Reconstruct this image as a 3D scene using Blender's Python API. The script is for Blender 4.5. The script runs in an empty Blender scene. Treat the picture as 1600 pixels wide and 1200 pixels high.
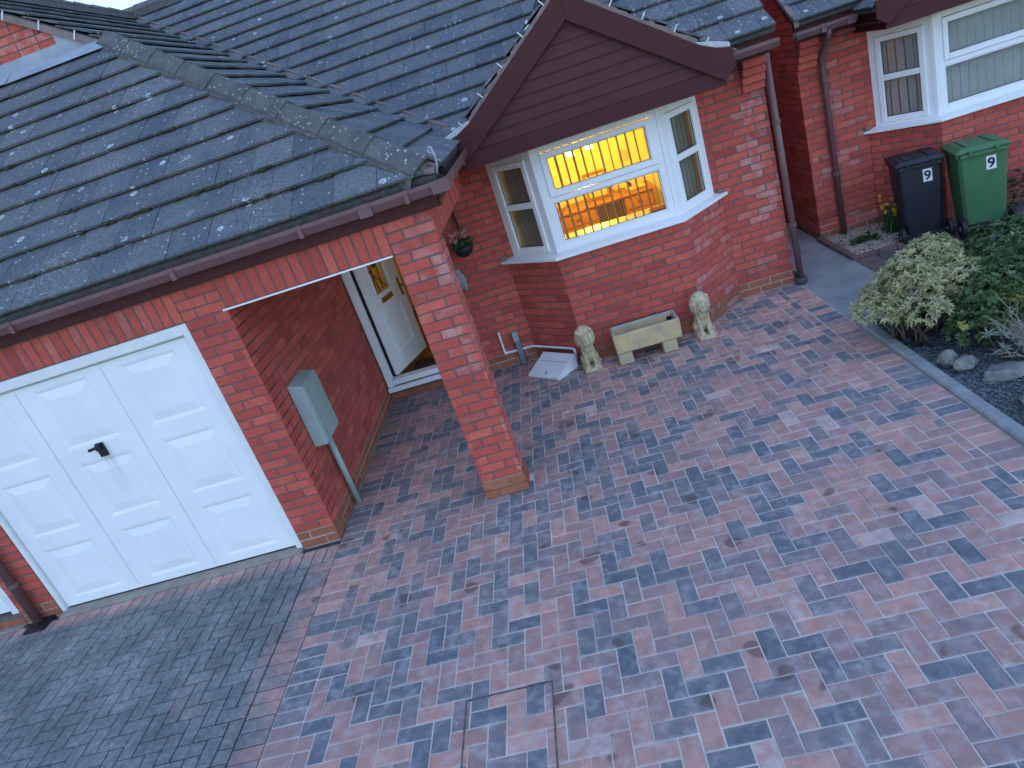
import bpy, bmesh, math, random
from mathutils import Vector as V, Matrix as MX, noise as NZ
R = random.Random(11)
S = bpy.context.scene
COL = S.collection
rad = math.radians

# ------------------------------------------------------------------ camera
F_PX = 1105.57
CAM = V((2.69435, -4.72785, 2.84567))
RGT = V((0.95320105, 0.00339591, -0.30231808))
DWN = V((-0.27583011, -0.39967042, -0.87417464))
FWD = V((-0.12379622, 0.91665262, -0.38002957))
cd = bpy.data.cameras.new('camera')
cam = bpy.data.objects.new('camera', cd)
COL.objects.link(cam)
cd.sensor_fit = 'HORIZONTAL'
cd.sensor_width = 36
cd.lens = 36 * F_PX / 1600
cd.clip_start = 0.05
cd.clip_end = 500
cam.matrix_world = MX(((RGT.x, -DWN.x, -FWD.x, CAM.x), (RGT.y, -DWN.y, -FWD.y, CAM.y),
                       (RGT.z, -DWN.z, -FWD.z, CAM.z), (0, 0, 0, 1)))
S.camera = cam

# ------------------------------------------------------------------ dusk sky, weak sun, exposure
w = bpy.data.worlds.new('World')
S.world = w
w.use_nodes = True
nt = w.node_tree
bg = nt.nodes['Background']
sky = nt.nodes.new('ShaderNodeTexSky')
sky.sky_type = 'NISHITA'
sky.sun_disc = False
SUN_EL, SUN_ROT = 62, 170
sky.sun_elevation = rad(SUN_EL)
sky.sun_rotation = rad(SUN_ROT)
sky.altitude = 50
sky.air_density = 1.0
sky.dust_density = 0.0
sky.ozone_density = 3.0
nt.links.new(sky.outputs[0], bg.inputs[0])
bg.inputs[1].default_value = 0.12
sd = bpy.data.lights.new('sun', 'SUN')
sd.energy = 0.15
sd.angle = rad(60)
sd.color = (1.0, 0.97, 0.94)
sun = bpy.data.objects.new('sun', sd)
COL.objects.link(sun)
az = rad(SUN_ROT)
sdir = V((math.sin(az) * math.cos(rad(SUN_EL)), math.cos(az) * math.cos(rad(SUN_EL)), math.sin(rad(SUN_EL))))
sun.rotation_euler = sdir.to_track_quat('Z', 'Y').to_euler()
S.view_settings.view_transform = 'Standard'
S.view_settings.look = 'None'
S.view_settings.gamma = 1
S.view_settings.use_curve_mapping = False
S.view_settings.exposure = 1.62


# ------------------------------------------------------------------ materials
class NB:
    """small node-tree builder"""
    def __init__(s, name):
        s.m = bpy.data.materials.new(name)
        s.m.use_nodes = True
        s.t = s.m.node_tree
        s.b = s.t.nodes['Principled BSDF']
        g = s.t.nodes.new('ShaderNodeNewGeometry')
        s.pos = g.outputs['Position']

    def n(s, typ, **kw):
        d = s.t.nodes.new('ShaderNode' + typ)
        for k, v in kw.items():
            if hasattr(d, k):
                setattr(d, k, v)
        return d

    def put(s, sock, v):
        if isinstance(v, bpy.types.NodeSocket):
            s.t.links.new(v, sock)
        elif isinstance(v, (tuple, list)) and len(v) == 3 and sock.type == 'RGBA':
            sock.default_value = (*v, 1)
        else:
            sock.default_value = v

    def noise(s, scale, detail=3, rough=.55, stretch=None):
        d = s.n('TexNoise')
        if stretch:
            mp = s.n('Mapping')
            s.put(mp.inputs['Vector'], s.pos)
            mp.inputs['Scale'].default_value = stretch
            s.t.links.new(mp.outputs[0], d.inputs['Vector'])
        else:
            s.put(d.inputs['Vector'], s.pos)
        d.inputs['Scale'].default_value = scale
        d.inputs['Detail'].default_value = detail
        d.inputs['Roughness'].default_value = rough
        return d.outputs[0]

    def vor(s, scale, flat=False):
        d = s.n('TexVoronoi')
        if flat:
            d.voronoi_dimensions = '2D'
        s.put(d.inputs['Vector'], s.pos)
        d.inputs['Scale'].default_value = scale
        return d.outputs['Distance'], d.outputs['Color']

    def ramp(s, fac, stops):
        d = s.n('ValToRGB')
        s.put(d.inputs[0], fac)
        e = d.color_ramp.elements
        while len(e) < len(stops):
            e.new(.5)
        for q, (p, c) in zip(e, stops):
            q.position = p
            q.color = (*c, 1) if isinstance(c, (tuple, list)) else (c, c, c, 1)
        return d.outputs[0]

    def mix(s, fac, a, b, mode='MIX'):
        d = s.n('MixRGB', blend_type=mode)
        s.put(d.inputs[0], fac)
        s.put(d.inputs[1], a)
        s.put(d.inputs[2], b)
        return d.outputs[0]

    def math(s, op, a, b=0.0):
        d = s.n('Math', operation=op)
        s.put(d.inputs[0], a)
        s.put(d.inputs[1], b)
        return d.outputs[0]

    def attr(s, name):
        return s.n('Attribute', attribute_name=name).outputs['Fac']

    def bump(s, h, strength=.3, dist=.01):
        d = s.n('Bump')
        d.inputs['Strength'].default_value = strength
        d.inputs['Distance'].default_value = dist
        s.put(d.inputs['Height'], h)
        s.t.links.new(d.outputs[0], s.b.inputs['Normal'])

    def out(s, col, rough=.7, spec=.3, metal=0):
        s.put(s.b.inputs['Base Color'], col)
        s.put(s.b.inputs['Roughness'], rough)
        s.b.inputs['Specular IOR Level'].default_value = spec
        s.b.inputs['Metallic'].default_value = metal
        return s.m


def simple(name, c1, c2=None, scale=8, rough=.7, bump=.0, bscale=60, spec=.3, metal=0, stretch=None, dist=.004):
    b = NB(name)
    c2 = c2 or tuple(x * .8 for x in c1)
    col = b.ramp(b.noise(scale, 4, .6, stretch), [(.3, c1), (.7, c2)])
    if bump:
        b.bump(b.noise(bscale, 4), bump, dist)
    return b.out(col, rough, spec, metal)


def m_brick(name, ca, cb, cc):
    b = NB(name)
    t = b.attr('tone')
    f = b.attr('fade')
    c = b.ramp(t, [(0, ca), (.5, cb), (1, cc)])
    c = b.mix(b.ramp(b.noise(14, 4, .6), [(.3, 0), (.75, .55)]), c, tuple(x * .62 for x in cb))
    c = b.mix(b.ramp(b.noise(70, 3, .7), [(.55, 0), (.8, .35)]), c, (.10, .05, .045))
    wf = b.math('MULTIPLY', f, b.ramp(b.noise(11, 4, .6), [(.38, 0), (.62, 1)]))
    c = b.mix(b.math('MULTIPLY', wf, .5), c, (.52, .40, .37))
    c = b.mix(b.ramp(b.noise(2.3, 5, .65), [(.60, 0), (.78, .14)]), c, (.42, .33, .30))
    b.bump(b.noise(120, 4), .35, .003)
    return b.out(c, .85, .2)


def m_paver(name, dirt):
    b = NB(name)
    t = b.attr('tone')
    t = b.math('ADD', t, b.math('MULTIPLY', b.math('SUBTRACT', b.noise(11, 2), .5), .45))
    c = b.ramp(t, [(0, (.10, .122, .145)), (.2, (.155, .165, .175)), (.32, (.25, .185, .18)), (.5, (.38, .215, .19)),
                   (.75, (.50, .25, .205)), (.95, (.58, .31, .245)), (1, (.60, .42, .37))])
    c = b.mix(b.ramp(b.noise(9, 4, .6), [(.38, 0), (.7, .55)]), c, (.22, .17, .16))
    c = b.mix(b.ramp(b.noise(160, 3, .7), [(.5, 0), (.85, .35)]), c, (.06, .055, .06))
    veil = b.ramp(b.noise(13, 5, .62), [(.46, 0), (.68, .8)])
    big = b.ramp(b.noise(1.6, 3, .5), [(.3, .35), (.7, 1)])
    c = b.mix(b.math('MULTIPLY', b.math('MULTIPLY', veil, big), .62), c, (.52, .49, .48))
    vd, vc = b.vor(17)
    spot = b.ramp(vd, [(.0, 1), (.22, 0)])
    c = b.mix(b.math('MULTIPLY', spot, b.ramp(vc, [(.62, 0), (.7, .4)])), c, (.6, .57, .56))
    stain = b.ramp(b.noise(3.7, 2, .4), [(.675, 0), (.70, .6)])
    c = b.mix(stain, c, (.085, .05, .042))
    rough = .62
    if dirt:
        m = b.ramp(b.noise(1.5, 5, .65), [(.15, .3), (.42, 1)])
        sp = b.n('SeparateXYZ')
        b.put(sp.inputs[0], b.pos)
        # grime thins out along the threshold, the joint with the new blocks and the tyre track
        ey = b.ramp(b.math('MULTIPLY', sp.outputs[1], -1), [(.10, 0), (.24, 1)])
        ex = b.ramp(b.math('ADD', b.math('MULTIPLY', sp.outputs[0], -1), b.math('MULTIPLY', b.noise(2.2), .6)), [(.0, .12), (.28, 1)])
        m = b.math('MULTIPLY', m, b.math('MAXIMUM', b.math('MULTIPLY', ey, ex), .12))
        g = b.ramp(b.math('ADD', b.math('MULTIPLY', b.noise(26, 5, .7), .5), b.math('MULTIPLY', b.noise(2.6, 4, .6), .5)), [(.34, (.065, .082, .082)), (.5, (.15, .17, .165)), (.66, (.30, .315, .30))])
        c = b.mix(b.math('MULTIPLY', m, .92), c, g)
        c = b.mix(b.ramp(b.noise(38, 3, .6), [(.68, 0), (.74, .6)]), c, (.42, .45, .46))
        rough = .8
    b.bump(b.noise(190, 4, .7), .3, .003)
    return b.out(c, rough, .3)


def m_rooftile(name):
    b = NB(name)
    t = b.attr('tone')
    c = b.ramp(t, [(0, (.080, .096, .112)), (.5, (.108, .125, .142)), (1, (.145, .155, .164))])
    c = b.mix(b.ramp(b.noise(3.2, 5, .65), [(.4, 0), (.68, .75)]), c, (.17, .165, .155))
    c = b.mix(b.ramp(b.noise(55, 4, .7), [(.46, 0), (.66, .75)]), c, (.03, .034, .038))
    c = b.mix(b.ramp(b.noise(130, 4, .7), [(.58, 0), (.70, .6)]), c, (.30, .32, .32))
    # lichen: rare big rosettes (rings), many small dots, dense patches
    vd, vc = b.vor(2.9, True)
    vd = b.math('ADD', vd, b.math('MULTIPLY', b.noise(2.3), .11))
    ring = b.ramp(vd, [(.060, .45), (.085, .45), (.10, 1), (.122, 1), (.137, 0)])
    ring = b.math('MULTIPLY', b.math('MULTIPLY', ring, b.ramp(b.noise(60), [(.38, .1), (.52, 1)])), b.ramp(b.noise(1.1, 2), [(.46, 0), (.52, 1)]))
    c = b.mix(b.math('MULTIPLY', ring, b.ramp(vc, [(.38, 0), (.42, .9)])), c, (.62, .66, .68))
    vd, vc = b.vor(14, True)
    vd = b.math('ADD', vd, b.math('MULTIPLY', b.noise(70), .25))
    dot = b.ramp(vd, [(.20, 1), (.27, 0)])
    c = b.mix(b.math('MULTIPLY', dot, b.ramp(vc, [(.66, 0), (.74, .7)])), c, (.5, .54, .56))
    vd, vc = b.vor(42, True)
    vd = b.math('ADD', vd, b.math('MULTIPLY', b.noise(150), .35))
    dot = b.ramp(vd, [(.36, 1), (.50, 0)])
    patch = b.ramp(b.noise(.8, 4, .6), [(.54, .06), (.72, .85)])
    dot = b.math('MULTIPLY', b.math('MULTIPLY', dot, b.ramp(vc, [(.45, 0), (.6, .9)])), patch)
    c = b.mix(dot, c, (.48, .52, .53))
    b.bump(b.noise(150, 4, .7), .5, .004)
    return b.out(c, .8, .25)


def m_leaf(name, stops):
    b = NB(name)
    c = b.ramp(b.attr('tone'), stops)
    m = b.out(c, .5, .35)
    tr = b.n('BsdfTranslucent')
    b.put(tr.inputs[0], c)
    mx = b.n('MixShader')
    mx.inputs[0].default_value = .25
    b.t.links.new(b.b.outputs[0], mx.inputs[1])
    b.t.links.new(tr.outputs[0], mx.inputs[2])
    b.t.links.new(mx.outputs[0], b.t.nodes['Material Output'].inputs[0])
    return m


def m_glass(name, base=.08):
    b = NB(name)
    t = b.t
    tr = b.n('BsdfTransparent')
    tr.inputs[0].default_value = (.93, .95, .95, 1)
    gl = b.n('BsdfGlossy')
    gl.inputs['Roughness'].default_value = .015
    fr = b.n('LayerWeight')
    fr.inputs[0].default_value = .5
    f = b.math('ADD', b.math('MULTIPLY', b.math('POWER', fr.outputs['Facing'], 4), .6), base)
    mx = b.n('MixShader')
    b.put(mx.inputs[0], f)
    t.links.new(tr.outputs[0], mx.inputs[1])
    t.links.new(gl.outputs[0], mx.inputs[2])
    t.links.new(mx.outputs[0], t.nodes['Material Output'].inputs[0])
    t.nodes.remove(b.b)
    return b.m


def m_emit(name, c, s):
    b = NB(name)
    b.b.inputs['Emission Color'].default_value = (*c, 1)
    b.b.inputs['Emission Strength'].default_value = s
    return b.out(c)


def m_door_white(name):
    b = NB(name)
    c = b.ramp(b.noise(2.5, 5, .6), [(.3, (.80, .80, .79)), (.75, (.72, .73, .73))])
    c = b.mix(b.ramp(b.noise(30, 4, .7, (1, 1, .12)), [(.62, 0), (.85, .16)]), c, (.45, .43, .4))
    sp = b.n('SeparateXYZ')
    b.put(sp.inputs[0], b.pos)
    # rust drip below the handle
    sx = b.ramp(b.math('ABSOLUTE', b.math('ADD', b.math('ADD', sp.outputs[0], 1.10), b.math('MULTIPLY', b.noise(9), .04))), [(.02, 1), (.07, 0)])
    sz = b.ramp(b.math('MULTIPLY', b.math('SUBTRACT', 1.24, sp.outputs[2]), 2.0), [(-.0, 0), (.02, 1), (.9, 0)])
    c = b.mix(b.math('MULTIPLY', b.math('MULTIPLY', sx, sz), b.ramp(b.noise(22, 4, .7, (1, 1, .15)), [(.35, .1), (.65, .55)])), c, (.42, .36, .32))
    c = b.mix(b.ramp(b.noise(45, 4, .7), [(.70, 0), (.78, .35)]), c, (.5, .48, .45))
    return b.out(c, .38, .4)


BRICK = m_brick('red brick', (.36, .066, .052), (.52, .096, .070), (.64, .142, .096))
PLINTH = m_brick('plinth brick', (.27, .085, .05), (.34, .115, .065), (.38, .15, .085))
MORTAR = simple('dark mortar', (.165, .125, .118), (.10, .08, .078), 20, .95, .4, 200)
PALEMORTAR = simple('pale mortar', (.42, .34, .27), (.32, .26, .21), 20, .95, .4, 200)
PAVER = m_paver('brindle paver', False)
OLDPAVER = m_paver('mossy paver', True)
SAND = simple('joint sand', (.66, .57, .50), (.42, .37, .33), 5, .95, .3, 300)
OLDJOINT = simple('dirty joint', (.035, .037, .035), (.07, .068, .06), 12, .95)
TILE = m_rooftile('concrete roof tile')
HIPTILE = simple('weathered hip tile', (.15, .145, .14), (.075, .08, .085), 6, .9, .6, 90, dist=.006)
_b = NB('lichen hip tile')
_c = _b.ramp(_b.noise(5, 5, .65), [(.3, (.135, .128, .12)), (.7, (.07, .072, .075))])
_d, _cc = _b.vor(30)
_c = _b.mix(_b.math('MULTIPLY', _b.ramp(_d, [(.2, 1), (.36, 0)]), _b.math('MULTIPLY', _b.ramp(_cc, [(.45, 0), (.6, .9)]), _b.ramp(_b.noise(1.3), [(.4, .15), (.6, 1)]))), _c, (.5, .52, .5))
_b.bump(_b.noise(110, 4, .7), .5, .005)
HIPTILE = _b.out(_c, .9, .2)
BEDDING = simple('hip mortar bedding', (.12, .11, .105), (.06, .06, .06), 25, .95, .5, 120)
LEAD = simple('lead flashing', (.33, .38, .43), (.22, .26, .30), 5, .55, .25, 30, .4)
VERGEM = simple('verge mortar', (.26, .19, .165), (.17, .13, .12), 9, .95, .4, 80)
FILLET = simple('white mortar fillet', (.55, .53, .52), (.4, .38, .38), 25, .9, .3, 90)
FASCIA = simple('brown stained timber', (.080, .023, .023), (.060, .019, .019), 3, .62, .12, 60, .18, stretch=(1, 1, 8))
BOARD = simple('brown cladding', (.094, .031, .031), (.070, .024, .025), 4, .62, .2, 50, .18, stretch=(1, 1, 14))
GUTTER = simple('brown plastic gutter', (.165, .083, .082), (.125, .064, .064), 4, .42, 0, spec=.45)
GUTTERIN = simple('black gutter floor', (.02, .02, .02), (.04, .04, .035), 10, .9)  # near-black strip laid along the channel floor
UPVC = simple('white window plastic', (.80, .80, .80), (.76, .77, .77), 2, .3, 0, spec=.45)
UPVC2 = simple('white sash plastic', (.82, .82, .82), (.79, .79, .79), 2, .28, 0, spec=.45)
GASKET = simple('black gasket', (.02, .02, .02), None, 5, .6)
DOORW = m_door_white('white painted door skin')
FRAMEW = simple('white painted timber', (.76, .76, .74), (.64, .65, .64), 6, .5, .1, 60)
GLASS = m_glass('window glass', .05)
NGLASS = m_glass('sky reflecting window glass', .14)
VANE = simple('beige blind vane', (.34, .26, .15), (.30, .22, .13), 3, .8)
VANEC = simple('closed beige vane', (.30, .26, .20), (.26, .23, .18), 3, .8)
NVANE = simple('pale blind vane', (.62, .60, .55), (.56, .54, .50), 3, .8)
PLASTER = simple('cream plaster', (.75, .66, .46), (.70, .62, .43), 2, .9)
CEIL = simple('white ceiling', (.8, .79, .75), None, 2, .9)
CARPET = simple('carpet', (.35, .25, .15), (.28, .2, .12), 30, .95)
OAK = simple('wood floor', (.24, .12, .05), (.15, .07, .03), 3, .45, .1, 30, stretch=(12, 1, 1))
PINE = simple('varnished pine', (.36, .16, .055), (.26, .105, .035), 4, .45, .1, 40, stretch=(1, 1, 9))
DARKWOOD = simple('dark wood', (.12, .05, .02), None, 6, .5)
METER = simple('grey green meter box', (.33, .41, .385), (.27, .345, .325), 3, .5, .1, 60, .4)
GREYPL = simple('grey plastic', (.17, .20, .22), (.13, .15, .165), 5, .5)
SLATEPL = simple('dark grey plastic', (.06, .068, .075), (.045, .05, .055), 5, .5)
WHITEPL = simple('white plastic', (.72, .72, .73), (.66, .66, .67), 5, .4)
BLACKPL = simple('black plastic', (.018, .018, .02), None, 5, .5)
BLACKBIN = simple('black bin plastic', (.009, .012, .018), (.014, .017, .024), 12, .5, .1, 150, .4)
GREENBIN = simple('green bin plastic', (.045, .135, .055), (.055, .155, .066), 12, .5, .1, 150, .4)
STONE = simple('cast stone', (.62, .50, .31), (.30, .26, .18), 22, .9, .6, 120)
TSTONE = simple('trough stone', (.60, .44, .21), (.38, .31, .22), 7, .95, .7, 110)
TSTONE2 = simple('grey weathered rim', (.38, .36, .32), (.26, .25, .23), 14, .95, .6, 110)
SOIL = simple('soil', (.055, .055, .055), (.09, .088, .085), 14, .95, .8, 60, dist=.02)
SLATE = simple('slate chipping', (.07, .085, .095), (.145, .165, .18), 22, .7)
PEBBLE = simple('pale pebble', (.42, .36, .28), (.30, .27, .22), 30, .8)
CONC = simple('concrete path', (.26, .265, .265), (.17, .175, .18), 2.5, .9, .3, 150)
KERB = simple('concrete edging', (.30, .31, .30), (.19, .20, .20), 7, .9, .35, 140)
TARMAC = simple('tarmac drive', (.075, .072, .072), (.105, .10, .10), 5, .9, .6, 220)
BLOCKBR = simple('brown block', (.15, .10, .085), (.10, .075, .07), 9, .9, .3, 120)
THRESH = simple('threshold concrete', (.33, .29, .24), (.22, .2, .17), 10, .95, .4, 120)
ROCK = simple('garden rock', (.27, .25, .21), (.13, .135, .13), 9, .95, .8, 60, dist=.01)
BARK = simple('bark', (.11, .08, .06), (.07, .05, .04), 30, .9, .5, 80)
DRYT = simple('dry twig', (.32, .26, .21), (.2, .16, .13), 30, .9)
STEEL = simple('steel clip', (.55, .57, .58), (.42, .44, .45), 20, .4, 0, .5, metal=.4)
GALV = simple('galvanised iron', (.36, .42, .46), (.28, .33, .37), 20, .5, 0, .5, metal=.3)
TRAYM = simple('cover tray edge', (.20, .18, .17), (.07, .065, .06), 20, .6, metal=.4)
BRASS = simple('brass', (.35, .24, .08), None, 8, .35, metal=.8)
LEAFV = m_leaf('variegated leaf', [(0, (.085, .13, .04)), (.22, (.20, .23, .09)), (.5, (.43, .42, .21)), (1, (.66, .61, .36))])
LEAFD = m_leaf('dark glossy leaf', [(0, (.04, .08, .028)), (.5, (.11, .18, .06)), (.8, (.20, .26, .085)), (.93, (.36, .34, .08)), (1, (.5, .44, .12))])
LEAFG = m_leaf('green blade', [(0, (.025, .06, .02)), (1, (.07, .14, .045))])
LEAFS = m_leaf('silver blade', [(0, (.24, .29, .22)), (1, (.45, .5, .40))])
YELLOW = m_leaf('yellow petal', [(0, (.65, .42, .02)), (1, (.8, .6, .06))])
PINK = m_leaf('pink petal', [(0, (.5, .2, .22)), (1, (.7, .42, .42))])
LABELW = simple('white sticker', (.75, .76, .76), None, 5, .5)
INK = simple('navy ink', (.012, .018, .04), None, 5, .5)
REDC = simple('red cloth', (.4, .05, .03), None, 9, .8)
CREAMC = simple('cream ceramic', (.62, .52, .34), None, 9, .4)
SCREEN = simple('dark screen', (.03, .03, .03), None, 9, .3)
BULB = m_emit('lit bulb', (1.0, .66, .25), 2.2)
MAT_D = simple('door mat', (.03, .025, .02), (.05, .04, .03), 40, .95)


# ------------------------------------------------------------------ mesh helpers
ORG = {}


class MB:
    def __init__(s, T=None):
        s.v, s.f, s.mi, s.tn, s.fd = [], [], [], [], []
        s.T, s.mat, s.tone, s.fade = T, 0, .5, 0.

    def add(s, vs, fs):
        o = len(s.v)
        for p in vs:
            p = V(p)
            s.v.append(s.T @ p if s.T else p)
            s.tn.append(s.tone)
            s.fd.append(s.fade)
        for f in fs:
            s.f.append([i + o for i in f])
            s.mi.append(s.mat)
        return s

    def box(s, x0, x1, y0, y1, z0, z1):
        return s.add([(x0, y0, z0), (x1, y0, z0), (x1, y1, z0), (x0, y1, z0), (x0, y0, z1), (x1, y0, z1), (x1, y1, z1), (x0, y1, z1)],
                     [(0, 3, 2, 1), (4, 5, 6, 7), (0, 1, 5, 4), (1, 2, 6, 5), (2, 3, 7, 6), (3, 0, 4, 7)])

    def prism(s, poly, vec):
        n = len(poly)
        vec = V(vec)
        a = [V(p) for p in poly]
        return s.add(a + [p + vec for p in a], [tuple(range(n - 1, -1, -1)), tuple(range(n, 2 * n))] +
                     [(i, (i + 1) % n, n + (i + 1) % n, n + i) for i in range(n)])

    def slab(s, poly2, z0, z1):
        return s.prism([(x, y, z0) for x, y in poly2], (0, 0, z1 - z0))

    def tube(s, path, r, n=8, r1=None):
        path = [V(p) for p in path]
        k = len(path)
        rings = []
        for i, p in enumerate(path):
            d = (path[min(i + 1, k - 1)] - path[max(i - 1, 0)]).normalized()
            a = d.orthogonal().normalized() if i == 0 else (pa - d * pa.dot(d)).normalized()
            pa = a
            b = d.cross(a)
            rr = r + ((r1 if r1 is not None else r) - r) * i / max(1, k - 1)
            if 0 < i < k - 1:
                rr /= max(.6, math.cos((path[i] - path[i - 1]).angle(path[i + 1] - path[i]) / 2))
            rings.append([p + (a * math.cos(t) + b * math.sin(t)) * rr for t in [2 * math.pi * j / n for j in range(n)]])
        fs = [(i * n + j, i * n + (j + 1) % n, (i + 1) * n + (j + 1) % n, (i + 1) * n + j) for i in range(k - 1) for j in range(n)]
        fs += [tuple(range(n - 1, -1, -1)), tuple(range((k - 1) * n, k * n))]
        return s.add([p for q in rings for p in q], fs)

    def lathe(s, c, prof, n=16):
        c = V(c)
        vs, fs = [], []
        for r, z in prof:
            vs += [c + V((r * math.cos(2 * math.pi * j / n), r * math.sin(2 * math.pi * j / n), z)) for j in range(n)]
        k = len(prof)
        fs = [(i * n + j, i * n + (j + 1) % n, (i + 1) * n + (j + 1) % n, (i + 1) * n + j) for i in range(k - 1) for j in range(n)]
        fs += [tuple(range(n - 1, -1, -1)), tuple(range((k - 1) * n, k * n))]
        return s.add(vs, fs)

    def ell(s, c, r, nu=12, nv=8, rot=None):
        c = V(c)
        vs = [V((0, 0, -r[2]))]
        for i in range(1, nv):
            t = -math.pi / 2 + math.pi * i / nv
            vs += [V((r[0] * math.cos(t) * math.cos(2 * math.pi * j / nu), r[1] * math.cos(t) * math.sin(2 * math.pi * j / nu), r[2] * math.sin(t))) for j in range(nu)]
        vs.append(V((0, 0, r[2])))
        if rot:
            vs = [rot @ p for p in vs]
        fs = [(0, 1 + (j + 1) % nu, 1 + j) for j in range(nu)]
        fs += [(1 + i * nu + j, 1 + i * nu + (j + 1) % nu, 1 + (i + 1) * nu + (j + 1) % nu, 1 + (i + 1) * nu + j) for i in range(nv - 2) for j in range(nu)]
        q = 1 + (nv - 2) * nu
        fs += [(q + j, q + (j + 1) % nu, len(vs) - 1) for j in range(nu)]
        return s.add([c + p for p in vs], fs)

    def mesh(s, name, mats, c=V((0, 0, 0)), smooth=False, fix=True):
        me = bpy.data.meshes.new(name)
        me.from_pydata([tuple(p - c) for p in s.v], [], s.f)
        for m in (mats if isinstance(mats, (list, tuple)) else [mats]):
            me.materials.append(m)
        me.polygons.foreach_set('material_index', s.mi)
        a = me.attributes.new('tone', 'FLOAT', 'POINT')
        a.data.foreach_set('value', s.tn)
        if any(s.fd):
            a = me.attributes.new('fade', 'FLOAT', 'POINT')
            a.data.foreach_set('value', s.fd)
        if fix:
            bm = bmesh.new()
            bm.from_mesh(me)
            bmesh.ops.recalc_face_normals(bm, faces=bm.faces)
            bm.to_mesh(me)
            bm.free()
        if smooth:
            me.polygons.foreach_set('use_smooth', [True] * len(me.polygons))
        return me

    def build(s, name, mats, parent=None, smooth=False, bevel=0, fix=True, at=None, **props):
        lo = V([min(p[i] for p in s.v) for i in range(3)])
        hi = V([max(p[i] for p in s.v) for i in range(3)])
        c = V(at) if at else V(((lo.x + hi.x) / 2, (lo.y + hi.y) / 2, lo.z))
        return link(s.mesh(name, mats, c, smooth, fix), name, c, parent, bevel, **props)


def link(me, name, c, parent=None, bevel=0, rot=None, **props):
    o = bpy.data.objects.new(name, me)
    COL.objects.link(o)
    if parent:
        o.parent = parent
        o.location = V(c) - ORG[parent.name]
    else:
        o.location = c
    if rot:
        o.rotation_mode = 'QUATERNION'
        o.rotation_quaternion = rot
    ORG[o.name] = V(c)
    for k, v in props.items():
        o[k] = v
    if bevel:
        m = o.modifiers.new('bevel', 'BEVEL')
        m.width = bevel
        m.segments = 1
        m.limit_method = 'ANGLE'
        m.angle_limit = rad(40)
    return o


def thing(name, loc, label, cat, group=None):
    o = bpy.data.objects.new(name, None)
    COL.objects.link(o)
    o.location = loc
    o.empty_display_size = .1
    ORG[o.name] = V(loc)
    o['label'], o['category'] = label, cat
    if group:
        o['group'] = group
    return o


def frame_T(P, u, n, up=(0, 0, 1)):
    u, n, up = V(u).normalized(), V(n).normalized(), V(up).normalized()
    return MX(((u.x, n.x, up.x, P[0]), (u.y, n.y, up.y, P[1]), (u.z, n.z, up.z, P[2]), (0, 0, 0, 1)))


def px(p):
    d = V(p) - CAM
    z = d.dot(FWD)
    if z < .1:
        return None
    return 800 + F_PX * d.dot(RGT) / z, 600 + F_PX * d.dot(DWN) / z


# ---- repeated pieces (bricks, tiles, blocks): the 300 showing largest are objects, the rest one mesh
GEO, MES = {}, {}


def pillow(L, H, D=.03, ch=.004):
    """block with chamfered face; local x along, y up, z outwards, face at z=0"""
    k = ('p', round(L, 3), round(H, 3), D, ch)
    if k not in GEO:
        a, b = L / 2, H / 2
        vs = [(x * (a - i), y * (b - i), z) for i, z in ((0, -D), (0, -ch), (ch, 0)) for x, y in ((-1, -1), (1, -1), (1, 1), (-1, 1))]
        fs = [(8, 9, 10, 11)] + [(o + i, o + (i + 1) % 4, o + 4 + (i + 1) % 4, o + 4 + i) for o in (0, 4) for i in range(4)]
        GEO[k] = ([V(p) for p in vs], fs, [V((-a, -b, 0)), V((a, -b, 0)), V((a, b, 0)), V((-a, b, 0))])
    return k


def visible_area(q, nrm):
    c = (q[0] + q[2]) / 2
    if nrm.dot(CAM - c) <= 0:
        return 0
    p = [px(x) for x in q]
    if any(x is None for x in p):
        return 0
    if not any(-20 < x[0] < 1620 and -20 < x[1] < 1220 for x in p):
        return 0
    a = 0
    for i in range(len(p)):
        j = (i + 1) % len(p)
        a += p[i][0] * p[j][1] - p[j][0] * p[i][1]
    xs = [min(max(x[0], 0), 1600) for x in p]
    ys = [min(max(x[1], 0), 1200) for x in p]
    if max(xs) - min(xs) < 3 or max(ys) - min(ys) < 3:
        return 0
    return abs(a) / 2


def emit(pieces, name, stuffname, owner, limit=300, smooth=False):
    """pieces: (geo key, matrix, tone, fade, material, parent)"""
    sc = []
    for i, (k, T, tn, fd, m, par) in enumerate(pieces):
        sc.append((visible_area([T @ p for p in GEO[k][2]], V((T[0][2], T[1][2], T[2][2]))), i))
    sc.sort(key=lambda t: (-t[0], t[1]))
    top = set(i for a, i in sc[:limit] if a > 0)
    rest = {}
    for i, (k, T, tn, fd, m, par) in enumerate(pieces):
        if i in top:
            q = round(tn * 14) / 14
            mk = (k, q, fd, m.name)
            if mk not in MES:
                b = MB()
                b.tone, b.fade = q, fd
                b.add(GEO[k][0], GEO[k][1])
                MES[mk] = b.mesh(name, m, fix=False)
            link(MES[mk], name, T.to_translation(), par, rot=T.to_quaternion())
        else:
            b = rest.setdefault('x', MB())
            ms = rest.setdefault('m', [])
            if m not in ms:
                ms.append(m)
            b.mat, b.tone, b.fade = ms.index(m), tn, fd
            b.T = T
            b.add(GEO[k][0], GEO[k][1])
    if 'x' in rest:
        rest['x'].T = None
        rest['x'].build(stuffname, rest['m'], owner, fix=False, kind='stuff')


def jit(T, s=.0015, a=.006):
    return T @ MX.Translation((R.uniform(-s, s), R.uniform(-s, s), R.uniform(-s, s))) @ MX.Rotation(R.uniform(-a, a), 4, 'Z')


COURSE = .075


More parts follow.
